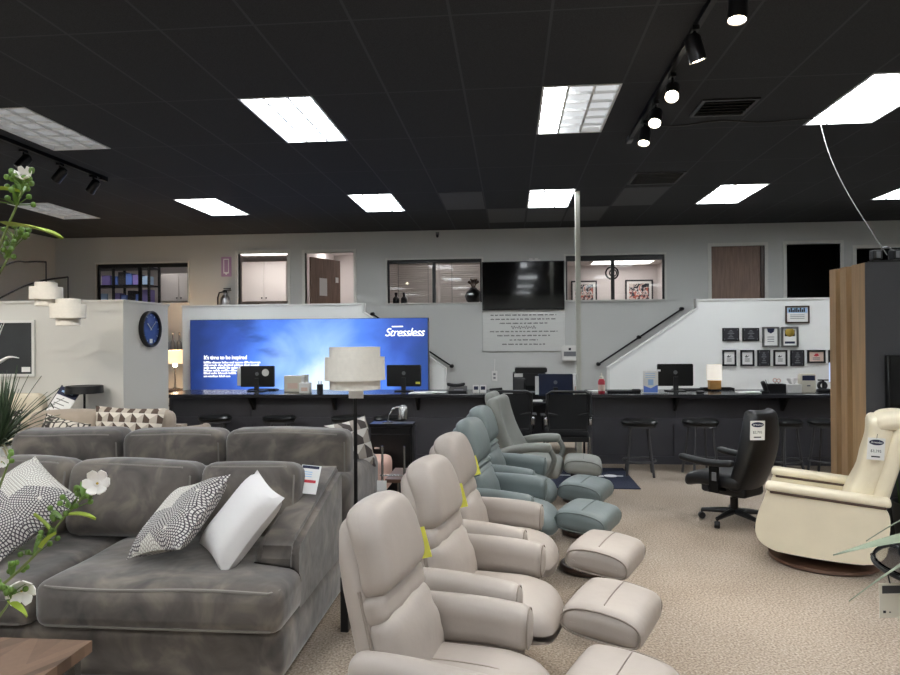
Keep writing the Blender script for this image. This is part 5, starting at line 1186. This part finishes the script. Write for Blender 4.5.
# ================================================================== RECLINERS
def make_recliner(lab, m, md, band=True, group=None):
    o = thing('recliner', lab, 'recliner', (0, 0, 0), 0, group)
    bk = T(-.13, 0, .385) @ RY(-.27)
    def head(v):
        q = v.z / .15; s = .97 - .07 * q - .24 * max(0, q) ** 3
        return Vector((v.x + .022 * (1 - (q + .1) ** 2) + (.0 if v.x < 0 else .014 * (1 - (v.y / .23) ** 2)), v.y * s, v.z + .014 * (1 - (v.y / .23) ** 2) * (q > 0)))
    def lum(v):
        u = v.y / .235; return Vector((v.x + (.03 * (1 - u * u) * (1 - (v.z / .17) ** 2) if v.x > 0 else 0) + (.0035 * sin(34 * v.z + 9 * v.y) + .005 * sin(75 * v.z) * u ** 4 if v.x > 0 else 0), v.y * (1.04 + .07 * (-v.z / .15)), v.z))
    MB().rbox(.09, .44, .635, .04, lambda v: Vector((v.x - .02 * (1 - (v.y / .22) ** 2) + .025 * max(0, v.z / .32) ** 3, v.y * (.99 - .13 * v.z / .32 - .27 * max(0, v.z / .32) ** 5), v.z)), bk @ T(-.052, 0, .318)).build('back_shell', m, o)
    MB().rbox(.105, .44, .31, .045, lum, bk @ T(-.005, 0, .145), n=11).build('backrest', m, o)
    if band:
        MB().rbox(.10, .43, .105, .036, lambda v: Vector((v.x + .004 * sin(70 * v.y), v.y, v.z)), bk @ T(-.008, 0, .325)).build('lumbar_band', m, o)
    else:
        MB().rbox(.105, .44, .12, .04, lambda v: Vector((v.x + .008 * sin(140 * v.z), v.y, v.z)), bk @ T(-.006, 0, .325), n=12).build('lumbar_band', m, o)
    h = MB().rbox(.12, .415, .30, .055, head, bk @ T(.0, 0, .51), n=8, k=4).build('headrest', m, o)
    MB().tube([bk @ Vector((-.03, .238 - .075 * z, z)) for z in (.02, .15, .30, .40)], .006, 6).tube([bk @ Vector((-.03, -.238 + .075 * z, z)) for z in (.02, .15, .30, .40)], .006, 6).build('seam', md, o)
    def top(x, y): 
        u = (x - .04) / .30; return -.055 * max(0, u - .4) ** 1.5 * 2.0 + .022 * (1 - (y / .23) ** 2) * (1 - u * u)
    def seat(v):
        u = v.x / .30; z = v.z + (top(v.x + .04, v.y) if v.z > -.05 else 0) + (.03 * u * u * (u > 0) if v.z < 0 else 0)
        return Vector((v.x + .05 * (1 - (v.y / .23) ** 2) * max(0, u - .2), v.y * (1 + .06 * max(0, u)), z))
    s = MB().rbox(.60, .46, .19, .08, seat, T(.015, 0, .355), n=11, k=4).build('seat', m, o)
    MB().tube([(x - .025, .0, .4495 + top(x, 0)) for x in [-.12 + .03 * k for k in range(13)]], .0035, 6).build('seam', md, s)
    for sg in (1, -1):
        def armf(v):
            u = v.x / .235; return Vector((v.x, v.y * (1 + .12 * u) + .008 * sin(9 * v.x) * sg, v.z * (1 - .05 * u) - .010 * u * u + .010 * (1 - (v.y / .06) ** 2) * (v.z > 0)))
        am = T(-.02, sg * .282, .505) @ RY(.03)
        a = MB().rbox(.50, .115, .165, .05, armf, am, n=8, k=4).build('armrest', m, o)
        MB().rbox(.36, .04, .20, .018, None, T(.02, sg * .278, .33)).build('arm_support', md, a)
        MB().loop([am @ armf(Vector((.236, .053 * cos(t), .077 * sin(t)))) for t in [2 * pi * k / 20 for k in range(20)]], .0035, 6).build('seam', md, a)
    MB().rbox(.40, .38, .08, .03, None, T(.0, 0, .24)).build('seat_pan', 'black_plastic', o)
    MB().tube([(.0, 0, .02), (0, 0, .22)], .035, 14).build('column', 'black_metal', o)
    MB().loop(arc((0, 0, .028), .25, 0, 2 * pi * 39 / 40, 39, 'xy'), .024, 10).build('base_ring', 'darkwood', o)
    MB().tube([(-.24, 0, .04), (0, 0, .06), (.24, 0, .04)], .02, 8).build('base_arm', 'black_metal', o)
    return o
def make_ottoman(lab, m, md, group=None):
    o = thing('ottoman', lab, 'footstool', (0, 0, 0), 0, group)
    def f(v):
        u = v.x / .185
        z = v.z - .022 * u * u if v.z > 0 else v.z * (1 - .20 * u * u) - .010 * u * u
        return Vector((v.x, v.y, z + (.014 * (1 - (v.y / .215) ** 2) if v.z > 0 else 0)))
    om = T(0, 0, .365) @ RY(.08)
    c = MB().rbox(.36, .43, .145, .05, f, om, n=9, k=4).build('cushion', m, o)
    for sg in (1, -1):
        MB().loop([om @ f(Vector((.172 * math.copysign(abs(cos(t)) ** .55, cos(t)), sg * .207, .062 * math.copysign(abs(sin(t)) ** .55, sin(t))))) for t in [2 * pi * k / 28 for k in range(28)]], .0045, 6).build('welt', md, c)
    MB().tube([om @ f(Vector((0, -.16 + .032 * k, .0745))) for k in range(11)], .0025, 6).build('seam', md, c)
    MB().rbox(.24, .24, .05, .02, None, T(0, 0, .285)).build('mount_plate', 'black_plastic', o)
    MB().tube([(0, 0, .02), (0, 0, .28)], .028, 12).build('column', 'black_metal', o)
    MB().loop(arc((0, 0, .025), .18, 0, 2 * pi * 35 / 36, 35, 'xy'), .022, 10).build('base_ring', 'darkwood', o)
    MB().tube([(-.17, 0, .035), (0, 0, .05), (.17, 0, .035)], .016, 8).build('base_arm', 'black_metal', o)
    return o
GR, GO = 'taupe leather recliners in the row', 'footstools before the row of recliners'
r0 = make_recliner('', 'taupe', 'taupe_dark')
RP = [((-.205, 2.36), -.20), ((-.12, 3.16), -.22), ((-.085, 3.98), -.20)]
RL = ['front-most taupe leather recliner, arm cut by the bottom edge, beside the velvet sofa', 'taupe leather recliner in the middle of the three taupe ones', 'taupe leather recliner standing next to the sage green recliner']
TAGL = ['yellow tag on the side of the front-most taupe headrest', 'yellow tag on the side of the middle taupe headrest', 'yellow tag on the headrest of the taupe recliner next to the sage ones']
def ytag(x, y, a, lab):
    wm = T(x, y, 0) @ RZ(a) @ T(-.13, 0, .385) @ RY(-.27) @ T(.045, .236, .42)
    o = MB().box(-.028, .028, 0, .002, -.06, .06).build('hang_tag', 'yellow_tag'); o.matrix_world = wm; tag(o, lab, 'tag', 'yellow tags on taupe headrests')
for i, ((x, y), a) in enumerate(RP):
    q = r0 if i == 0 else copy_tree(r0); place(q, (x, y, 0), a, RL[i], GR); ytag(x, y, a, TAGL[i])
s0 = make_recliner('', 'teal', 'teal_dark', False)
place(s0, (-.02, 4.77, 0), -.20, 'sage green leather recliner next to the taupe recliners', 'sage leather recliners')
place(copy_tree(s0), (.02, 5.64, 0), -.20, 'sage green leather recliner next to the grey wing recliner', 'sage leather recliners')
t0 = make_ottoman('', 'taupe', 'taupe_dark')
OP = [((.365, 2.39), -.42), ((.455, 3.12), -.42), ((.54, 3.95), -.42)]
OL = ['taupe leather footstool cut by the bottom edge of the picture', 'taupe leather footstool in the middle of the three taupe ones', 'taupe leather footstool next to the sage green footstool']
for i, ((x, y), a) in enumerate(OP): place(t0 if i == 0 else copy_tree(t0), (x, y, 0), a, OL[i], GO)
u0 = make_ottoman('', 'teal', 'teal_dark')
place(u0, (.53, 4.75, 0), -.42, 'sage green leather footstool next to the taupe footstools', GO); place(copy_tree(u0), (.61, 5.62, 0), -.40, 'sage green leather footstool next to the grey footstool', GO)
place(make_ottoman('', 'sage_grey', 'sage_grey_dark'), (.70, 6.72, 0), -.1, 'grey leather footstool at the edge of the navy mat', GO)
# grey wing recliner at the end of the row
o = thing('wing_recliner', 'grey leather wing recliner at the far end of the recliner row', 'recliner', (.11, 6.76, 0), -.20)
bk = T(-.16, 0, .38) @ RY(-.20)
def wing(v):
    q = v.z / .33; s = 1 - .10 * max(0, q) ** 4 - .10 * (1 - abs(q + .2) if abs(q + .2) < 1 else 0)
    return Vector((v.x + .16 * (v.y / .3) ** 2 * (.5 - .5 * q) + .04 * q * q, v.y * s, v.z))
MB().rbox(.12, .62, .66, .055, wing, bk @ T(0, 0, .32), n=10).build('backrest', 'sage_grey', o)
MB().rbox(.10, .36, .20, .045, lambda v: Vector((v.x, v.y * (1 - .2 * max(0, v.z / .1) ** 2), v.z)), bk @ T(-.04, .12, .60)).build('headrest', 'sage_grey', o)
MB().rbox(.58, .54, .17, .07, lambda v: Vector((v.x, v.y, v.z - .05 * max(0, v.x / .29 - .4) ** 2 * 2)), T(.10, 0, .36), n=8).build('seat', 'sage_grey', o)
for sg in (1, -1):
    a = MB().rbox(.52, .11, .085, .04, lambda v: Vector((v.x, v.y, v.z + .08 * (v.x / .26) * .5 - .03 * (v.x / .26) ** 2)), T(.08, sg * .33, .565), n=8).build('armrest', 'sage_grey', o)
    MB().tube(curve([(.32, sg * .33, .56), (.36, sg * .33, .46), (.28, sg * .31, .30), (.12, sg * .26, .18), (0, sg * .10, .10)], 20), [.026] * 21, 8).build('arm_bracket', 'sage_grey_dark', a)
    MB().tube(curve([(-.12, sg * .33, .54), (.05, sg * .32, .50), (.18, sg * .31, .42), (.28, sg * .31, .30)], 18), .018, 8).build('arm_bracket', 'sage_grey_dark', a)
MB().tube([(0, 0, .02), (0, 0, .28)], .035, 12).build('column', 'black_metal', o); MB().loop(arc((0, 0, .028), .27, 0, 2 * pi * 39 / 40, 39, 'xy'), .026, 10).build('base_ring', 'darkwood', o); MB().tube([(-.26, 0, .04), (0, 0, .06), (.26, 0, .04)], .02, 8).build('base_arm', 'black_metal', o)
wm = T(.11, 6.76, 0) @ RZ(-.20) @ bk @ T(-.06, -.315, .36) @ RZ(.2)
q = MB().box(-.05, .05, -.004, 0, -.10, .10).build('hang_tag', 'offwhite'); q.matrix_world = wm; tag(q, 'ivory tag hanging on the side of the grey wing recliner', 'tag')

# ================================================================== CREAM RECLINER AND BLACK OFFICE CHAIR
CX, CYY, CA = 2.22, 5.06, rad(156)
o = thing('cream_recliner', 'cream leather recliner on a round brown base', 'recliner', (CX, CYY, 0), CA)
prof = curve([(.28, 0, .115), (.385, 0, .17), (.415, 0, .26), (.39, 0, .39), (.345, 0, .49), (.30, 0, .535), (-.10, 0, .51), (-.355, 0, .475), (-.375, 0, .30), (-.33, 0, .13), (-.10, 0, .10), (.28, 0, .115)], 44)
poly = [(p.x, p.z) for p in prof[:-1]]
for sg in (1, -1):
    y0, y1 = (.25, .355) if sg > 0 else (-.355, -.25)
    mb = MB().prism(poly, y0, y1); s = mb.bevel(.028, 3).build('side_panel', 'cream', o, smooth=60)
    def pad(v): return Vector((v.x, v.y * (1 + .1 * (v.x / .43)), v.z - .055 * (.5 - .5 * v.x / .43) - .07 * max(0, v.x / .43 - .75) ** 2 * 4 + .006 * (1 - (v.y / .07) ** 2) * (v.z > 0)))
    a = MB().rbox(.74, .135, .05, .022, pad, T(-.02, sg * .305, .564), n=10).build('armrest', 'cream', o)
    MB().rbox(.68, .124, .018, .008, pad, T(-.02, sg * .305, .534), n=10).build('trim_strip', 'cream_dark', a)
MB().rbox(.60, .50, .20, .06, lambda v: Vector((v.x, v.y, v.z + (.02 * (1 - (v.y / .27) ** 2) if v.z > 0 else 0) - .05 * max(0, v.x / .33 - .5) ** 2 * 3)), T(.07, 0, .36), n=8).build('seat', 'cream', o)
MB().rbox(.06, .50, .22, .025, None, T(.355, 0, .26)).build('footrest', 'cream', o)
B(-.32, .32, -.25, .25, .13, .28).build('frame', 'black_plastic', o)
bk = T(-.21, 0, .42) @ RY(-.28)
def cb(v):
    q = v.z / .31; return Vector((v.x + .035 * q * q + (.012 * sin(26 * v.z) * (abs(v.y) / .27) ** 4 if v.x > 0 else 0), v.y * (1 - .05 * max(0, q) ** 2), v.z))
MB().rbox(.15, .53, .66, .06, cb, bk @ T(.0, 0, .31), n=12).build('backrest', 'cream', o)
MB().rbox(.10, .55, .88, .04, lambda v: Vector((v.x, v.y * (1 - .06 * (v.z / .43) ** 2), v.z)), bk @ T(-.09, 0, .20)).build('back_shell', 'cream', o)
MB().rbox(.26, .53, .11, .052, lambda v: Vector((v.x, v.y, v.z - .12 * (v.x / .13) ** 2 * .25 + .015 * (1 - (v.y / .27) ** 2))), bk @ T(-.05, 0, .645) @ RY(.30), n=8).build('headrest', 'cream', o)
MB().lathe([(0, -.002), (.012, -.002), (.012, .006), (0, .008)], mtx=T(-.28, .357, .18) @ RX(-pi / 2), seg=12).build('release_button', 'cream_dark', o)
MB().lathe([(0, .035), (.06, .035), (.06, .14), (0, .14)], seg=20).build('column', 'black_metal', o)
MB().lathe([(0, 0), (.345, 0), (.36, .012), (.355, .03), (.33, .036), (0, .036)], seg=56).build('base_disc', 'redwood', o)
wm = T(*at(876, 449, 4.66)) @ RZ(-.1) @ RX(.03) @ RY(.06)
pricetag('white price tag with navy oval hanging on the cream recliner back', wm, .105, .145, ('oval', '$3,395'), tuple(wm.to_translation()))

o = thing('office_chair', 'black leather office chair on five-star wheeled base', 'office chair', (1.91, 6.02, 0), rad(131))
for k in range(5):
    a = k * 2 * pi / 5 + .35; e = (.27 * cos(a), .27 * sin(a))
    l = MB().tube([(0, 0, .105), (.14 * cos(a), .14 * sin(a), .095), (*e, .08)], [.03, .024, .017], 8).build('base_leg', 'black_plastic', o)
    MB().lathe([(0, -.022), (.026, -.022), (.03, -.014), (.03, .014), (.026, .022), (0, .022)], mtx=T(*e, .031) @ RZ(a + .5) @ RX(pi / 2), seg=16).tube([(*e, .03), (*e, .085)], .008, 6).build('caster', 'black_plastic', l)
MB().tube([(0, 0, .09), (0, 0, .22), (0, 0, .221), (0, 0, .30)], [.033, .033, .02, .02], 14).build('column', 'black_metal', o)
MB().rbox(.42, .30, .09, .03, None, T(.02, 0, .30)).build('seat_pan', 'black_plastic', o)
MB().rbox(.52, .50, .12, .055, lambda v: Vector((v.x, v.y, v.z - .05 * max(0, v.x / .26 - .3) ** 2 * 2)), T(.08, 0, .39), n=8).build('seat', 'blk_leather', o)
bk = T(-.16, 0, .32) @ RY(-.22)
MB().rbox(.11, .50, .70, .05, lambda v: Vector((v.x + .10 * (v.y / .25) ** 2 * .45 + .05 * (v.z / .35) ** 2 - .02, v.y * (1 - .30 * max(0, v.z / .35) ** 2 - .12 * max(0, -v.z / .35) ** 2), v.z)), bk @ T(0, 0, .33), n=10, k=4).build('backrest', 'blk_leather', o)
MB().rbox(.12, .34, .16, .055, None, bk @ T(.03, 0, .58)).build('headrest', 'blk_leather', o)
for sg in (1, -1):
    a = MB().rbox(.50, .085, .055, .026, lambda v: Vector((v.x, v.y, v.z + .02 * (v.x / .25) ** 2)), T(.08, sg * .29, .545), n=6).build('armrest', 'blk_leather', o)
    B(-.03, .05, sg * .28 - .012, sg * .28 + .012, .30, .53).build('arm_support', 'black_metal', a); B(-.02, .02, sg * .295 - .004, sg * .295 + .004, .40, .47).build('height_button', 'grey_plastic', a)
    MB().tube([(0, 0, .30), (.0, sg * .28, .32)], .018, 8).build('arm_bracket', 'black_metal', a)
MB().lathe([(0, 0), (.03, 0), (.03, .03), (0, .03)], mtx=T(.16, .15, .30) @ RX(-pi / 2), seg=18).build('tension_knob', 'dark_steel', o)
wm = T(*at(757.5, 430.5, 5.60)) @ RZ(.1) @ RX(.05)
pricetag('white price tag with navy oval hanging on the black office chair back', wm, .118, .155, ('oval', '$2,795'), tuple(wm.to_translation()))

# ================================================================== STOOLS AND TASK CHAIRS
o = thing('bar_stool', '', 'stool', (0, 0, 0), 0, 'black bar stools at the counters')
MB().lathe([(0, .585), (.19, .585), (.205, .60), (.207, .62), (.19, .64), (.12, .647), (0, .649)], seg=36).build('seat', 'black_satin', o)
MB().lathe([(.175, .56), (.187, .56), (.187, .585), (.175, .585), (.175, .56)], seg=36).build('seat_ring', 'stool_steel', o)
for k in range(4):
    a = pi / 4 + k * pi / 2 + .25; MB().tube([(.14 * cos(a), .14 * sin(a), .575), (.155 * cos(a), .155 * sin(a), .40), (.185 * cos(a), .185 * sin(a), .20), (.215 * cos(a), .215 * sin(a), 0)], .0145, 8).build('leg', 'stool_steel', o)
MB().loop(arc((0, 0, .175), .187, 0, 2 * pi * 35 / 36, 35, 'xy'), .011, 8).build('foot_ring', 'stool_steel', o)
ST = [(-3.76, 8.33, 'black bar stool at the long counter, first from the low partition'), (-2.92, 8.33, 'black bar stool at the long counter, second from the low partition'), (-2.04, 8.33, 'black bar stool at the long counter behind the floor lamp pole'),
      (-1.50, 8.33, 'black bar stool at the long counter behind the silver desk lamp'), (1.49, 8.06, 'black bar stool standing at the corner of the navy mat'), (2.20, 8.12, 'black bar stool between the mat stool and the black office chair'),
      (3.14, 8.14, 'black bar stool half hidden behind the black office chair back'), (3.62, 8.14, 'black bar stool beside the oak slatted display wall')]
for i, (x, y, l) in enumerate(ST): place(o if i == 0 else copy_tree(o), (x, y, 0), .3 * i, l)
o = thing('task_chair', '', 'office chair', (0, 0, 0), 0, 'black mesh chairs at the desk')
mb = MB().loop([(.22, 0, .50), (.245, .0, .72), (.25, -.03, .93), (.20, -.03, .96), (-.20, -.03, .96), (-.25, -.03, .93), (-.245, 0, .72), (-.22, 0, .50)], .018, 8); mb.tube([(-.24, -.02, .70), (0, .02, .66), (.24, -.02, .70)], .014, 8); mb.build('back_frame', 'black_plastic', o)
MB().prism([(-.22, .50), (.22, .50), (.24, .72), (.245, .93), (-.245, .93), (-.24, .72)], -.012, -.006).build('back_mesh', 'black_mesh', o)
MB().rbox(.50, .48, .09, .035, lambda v: Vector((v.x, v.y, v.z + .02 * (1 - (v.x / .25) ** 2))), T(0, .22, .44)).build('seat', 'black_mesh', o)
for sg in (1, -1):
    MB().tube([(sg * .25, 0, .56), (sg * .28, .05, .64), (sg * .28, .34, .64), (sg * .27, .40, .46)], .014, 8).rbox(.06, .26, .03, .012, None, T(sg * .28, .2, .655)).build('armrest', 'black_plastic', o)
    MB().rbox(.045, .05, .10, .015, None, T(sg * .265, -.01, .60)).build('back_joint', 'chrome', o)
    for y in (-.02, .44): MB().tube([(sg * .25, y, 0), (sg * .25, y, .42)], .013, 8).build('leg', 'chrome' if y < 0 else 'black_metal', o)
B(-.25, .25, -.02, .0, .36, .42).build('rear_rail', 'black_plastic', o)
place(o, (.68, 8.18, 0), .03, 'black mesh task chair closer to the counter with the awards')
place(copy_tree(o), (.0, 8.26, 0), -.04, 'black mesh task chair partly hidden behind the grey wing recliner')

# ================================================================== FLOOR MAT
a, b = atz(638.5, 484, .008), atz(613, 461, .008); x0, x1, y0, y1 = -.15, 1.36, 7.28, 8.42
o = thing('floor_mat', 'navy floor mat with white lettering in front of the task chairs', 'mat', ((x0 + x1) / 2, (y0 + y1) / 2, 0))
B(x0, x1, y0, y1, 0, .010).bevel(.003, 1).build('mat_body', 'navy_rug', o, world=True)
mb = MB()
for (px_, w_, h_) in ((556, .05, .10), (594, .05, .06), (601, .06, .07), (620, .07, .035)):
    c = atz(px_, 476, .011); mb.box(c.x - w_ / 2, c.x + w_ / 2, c.y - h_ / 2, c.y + h_ / 2, .0102, .0112)
c = atz(610.5, 475.8, .011); mb.lathe([(0, 0), (.075, 0), (.075, .001), (0, .001)], mtx=T(c.x, c.y, .0102), seg=24); c = atz(562, 475, .011); mb.box(c.x - .03, c.x + .10, c.y - .008, c.y + .008, .0102, .0112)
mb.build('lettering', 'white_ink', o, world=True)

# ================================================================== DISPLAY WALL ON THE RIGHT
DX, DY0, DY1, DZT = 2.73, 5.40, 5.975, 2.155
o = thing('display_wall', 'free-standing charcoal display wall with oak slatted end', 'display wall', (3.9, 5.7, 0))
B(DX + .03, 5.2, DY0, DY1, 0, DZT).box(DX - .042, 5.2, DY0 - .016, DY0, 0, DZT + .004).build('panel', 'charcoal_wall', o, world=True)
B(DX + .02, DX + .032, DY0, DY1, 0, DZT).build('slat_backing', 'oak', o, world=True)
for y0, y1 in ((5.87, 5.975), (5.69, 5.79), (DY0 + .001, 5.605)):
    MB().prism([(DX + .022, y0 - .012), (DX + .022, y1 + .012), (DX - .04, y1), (DX - .04, y0)], 0, DZT + .004, 'z').build('slat', 'oak', o, world=True)
a = at(887, 355, DY0 - .05); t = tv('black flat television on the charcoal display wall, cut by the picture edge', a.x, a.x + 1.25, .80, a.z, DY0 - .017, th=.045)
o = thing('clip_light', 'black bar of clip lights on top of the display wall', 'lamp', (3.0, 5.47, DZT + .005))
B(-.24, .55, -.03, .03, 0, .02).build('bar', 'black_metal', o)
for k in range(5):
    x = -.20 + .14 * k; q = MB().rbox(.07, .07, .075, .012, None, T(x, -.01, .06) @ RZ(.2 * (k % 3))).build('lamp_head', 'black_plastic', o)
    MB().box(x - .014, x + .014, -.052, -.047, .035, .085).build('lens', 'grey_plastic', q)
MB().tube(curve([(-.20, .0, .04), (-.14, -.03, .12), (-.04, -.02, .07), (.05, -.03, .11), (.16, -.02, .08), (.30, -.03, .13), (.42, 0, .08)], 36), .006, 6).build('cable', 'grey_plastic', o)
o = thing('grass_planter', 'charcoal pot of upright green grass below the display wall television', 'planter', (2.93, 5.14, 0))
MB().lathe([(0, 0), (.14, 0), (.185, .40), (.17, .40), (.165, .36), (0, .36)], seg=28).build('pot', 'pot_dark', o)
mb = MB(); rg = random.Random(9)
for k in range(170):
    a = rg.uniform(0, 6.28); r = rg.uniform(0, .15); mb.blade((r * cos(a), r * sin(a), .355), (rg.uniform(-.2, .2), rg.uniform(-.2, .2), 1), rg.uniform(.20, .33), .012, .15, 4, .001)
mb.build('grass_blades', 'grassblade', o)
# glass table, its plant, and the card
o = thing('glass_table', 'round glass side table with black rim, cut by the picture edge', 'side table', (1.69, 2.60, 0)); gz = .75
MB().lathe([(0, gz), (.335, gz), (.34, gz + .006), (.335, gz + .012), (0, gz + .012)], seg=56).build('tabletop', 'glass', o)
MB().loop(arc((0, 0, gz - .006), .335, 0, 2 * pi * 55 / 56, 55, 'xy'), .009, 8).build('rim', 'black_metal', o)
for k in range(3):
    a = k * 2 * pi / 3; MB().tube([(.25 * cos(a), .25 * sin(a), gz - .006), (.22 * cos(a), .22 * sin(a), 0)], .011, 8).build('leg', 'black_metal', o)
    MB().tube([(.25 * cos(a), .25 * sin(a), gz - .008), (.333 * cos(a), .333 * sin(a), gz - .006)], .007, 6).build('bracket', 'black_metal', o)
o = thing('candle_bowl', 'amber glass bowl standing on the glass side table', 'bowl', (1.475, 2.48, gz + .0125)); MB().lathe([(0, 0), (.05, 0), (.085, .05), (.09, .09), (.083, .09), (.078, .05), (.045, .008), (0, .008)], seg=32).build('bowl', mat('amber_glass', 'd9a05a', .08, trans=.8), o); MB().lathe([(0, .009), (.05, .009), (.07, .05), (0, .052)], seg=24).build('wax', 'cream_cloth', o)
c = at(885, 600, 2.30)
wm = T(1.36, 2.575, .645) @ RZ(.12) @ RX(-.02)
o = thing('information_card', 'white information card with dark header hanging at the glass table edge', 'card', (1.36, 2.575, .645)); qq = WM[o.name].inverted() @ wm
MB().box(-.041, .041, -.001, .001, -.062, .062, mtx=qq).build('sheet', 'offwhite', o); MB().box(-.030, .041, -.0018, -.001, .025, .053, mtx=qq).build('header', 'pot_dark', o)
MB().box(-.028, -.018, -.0018, -.001, -.045, -.036, mtx=qq).box(-.006, .0, -.0018, -.001, -.044, -.040, mtx=qq).build('printing', 'ink', o); MB().tube([qq @ Vector((0, 0, .06)), qq @ Vector((.0, .01, .090))], .0025, 6).build('hanger', 'black_metal', o)
o = thing('potted_plant', 'potted plant on the glass side table, long leaves reaching into view', 'plant', (1.86, 2.48, gz + .0125))
MB().lathe([(0, 0), (.07, 0), (.095, .15), (.085, .15), (.08, .13), (0, .13)], seg=24).build('pot', 'pot_dark', o)
mb = MB(); p0 = Vector((1.86, 2.48, gz + .16))
def longleaf(mb, tip, w, lift, n=14):
    tip = Vector(tip); rows = []
    for i in range(n + 1):
        f = i / n; p = p0.lerp(tip, f) + Vector((0, 0, lift * sin(pi * f))); ww = w / 2 * sin(pi * min(.999, .12 + .88 * f)) + .0006
        d = (tip - p0).normalized(); sd = d.cross(Vector((0, 0, 1))).normalized(); up = Vector((0, 0, 1))
        sd = (sd + up * .55).normalized()
        rows.append([mb.bm.verts.new(p - sd * ww), mb.bm.verts.new(p - up * .003), mb.bm.verts.new(p + sd * ww), mb.bm.verts.new(p + up * .002)])
    for a, b in zip(rows, rows[1:]):
        for k in range(4): mb.bm.faces.new((a[k], a[(k + 1) % 4], b[(k + 1) % 4], b[k]))
longleaf(mb, at(833, 555, 2.40), .05, .05); longleaf(mb, at(849, 601, 2.25), .014, .10); longleaf(mb, at(866, 541, 2.6), .012, .13); longleaf(mb, (2.2, 2.5, 1.0), .06, .12); longleaf(mb, (2.0, 2.85, 1.05), .06, .1); longleaf(mb, (2.1, 2.2, .95), .05, .12)
mb.build('leaves', mat('grey_green_leaf', '7b8570', .5, var=.3, vscale=9), o, world=True)

# ================================================================== RENDER LOOK
wd = bpy.data.worlds.new('world'); SC.world = wd; wd.use_nodes = True
wd.node_tree.nodes['Background'].inputs[0].default_value = (.05, .05, .055, 1); wd.node_tree.nodes['Background'].inputs[1].default_value = 1
vs = SC.view_settings; vs.view_transform = 'Standard'; vs.look = 'None'; vs.exposure = .55; vs.gamma = 1; vs.use_curve_mapping = False
SC.cycles.use_denoising = True; SC.cycles.max_bounces = 8; SC.cycles.diffuse_bounces = 4; SC.cycles.glossy_bounces = 3; SC.cycles.transmission_bounces = 8; SC.cycles.sample_clamp_indirect = 6; SC.cycles.caustics_refractive = False; SC.cycles.caustics_reflective = False
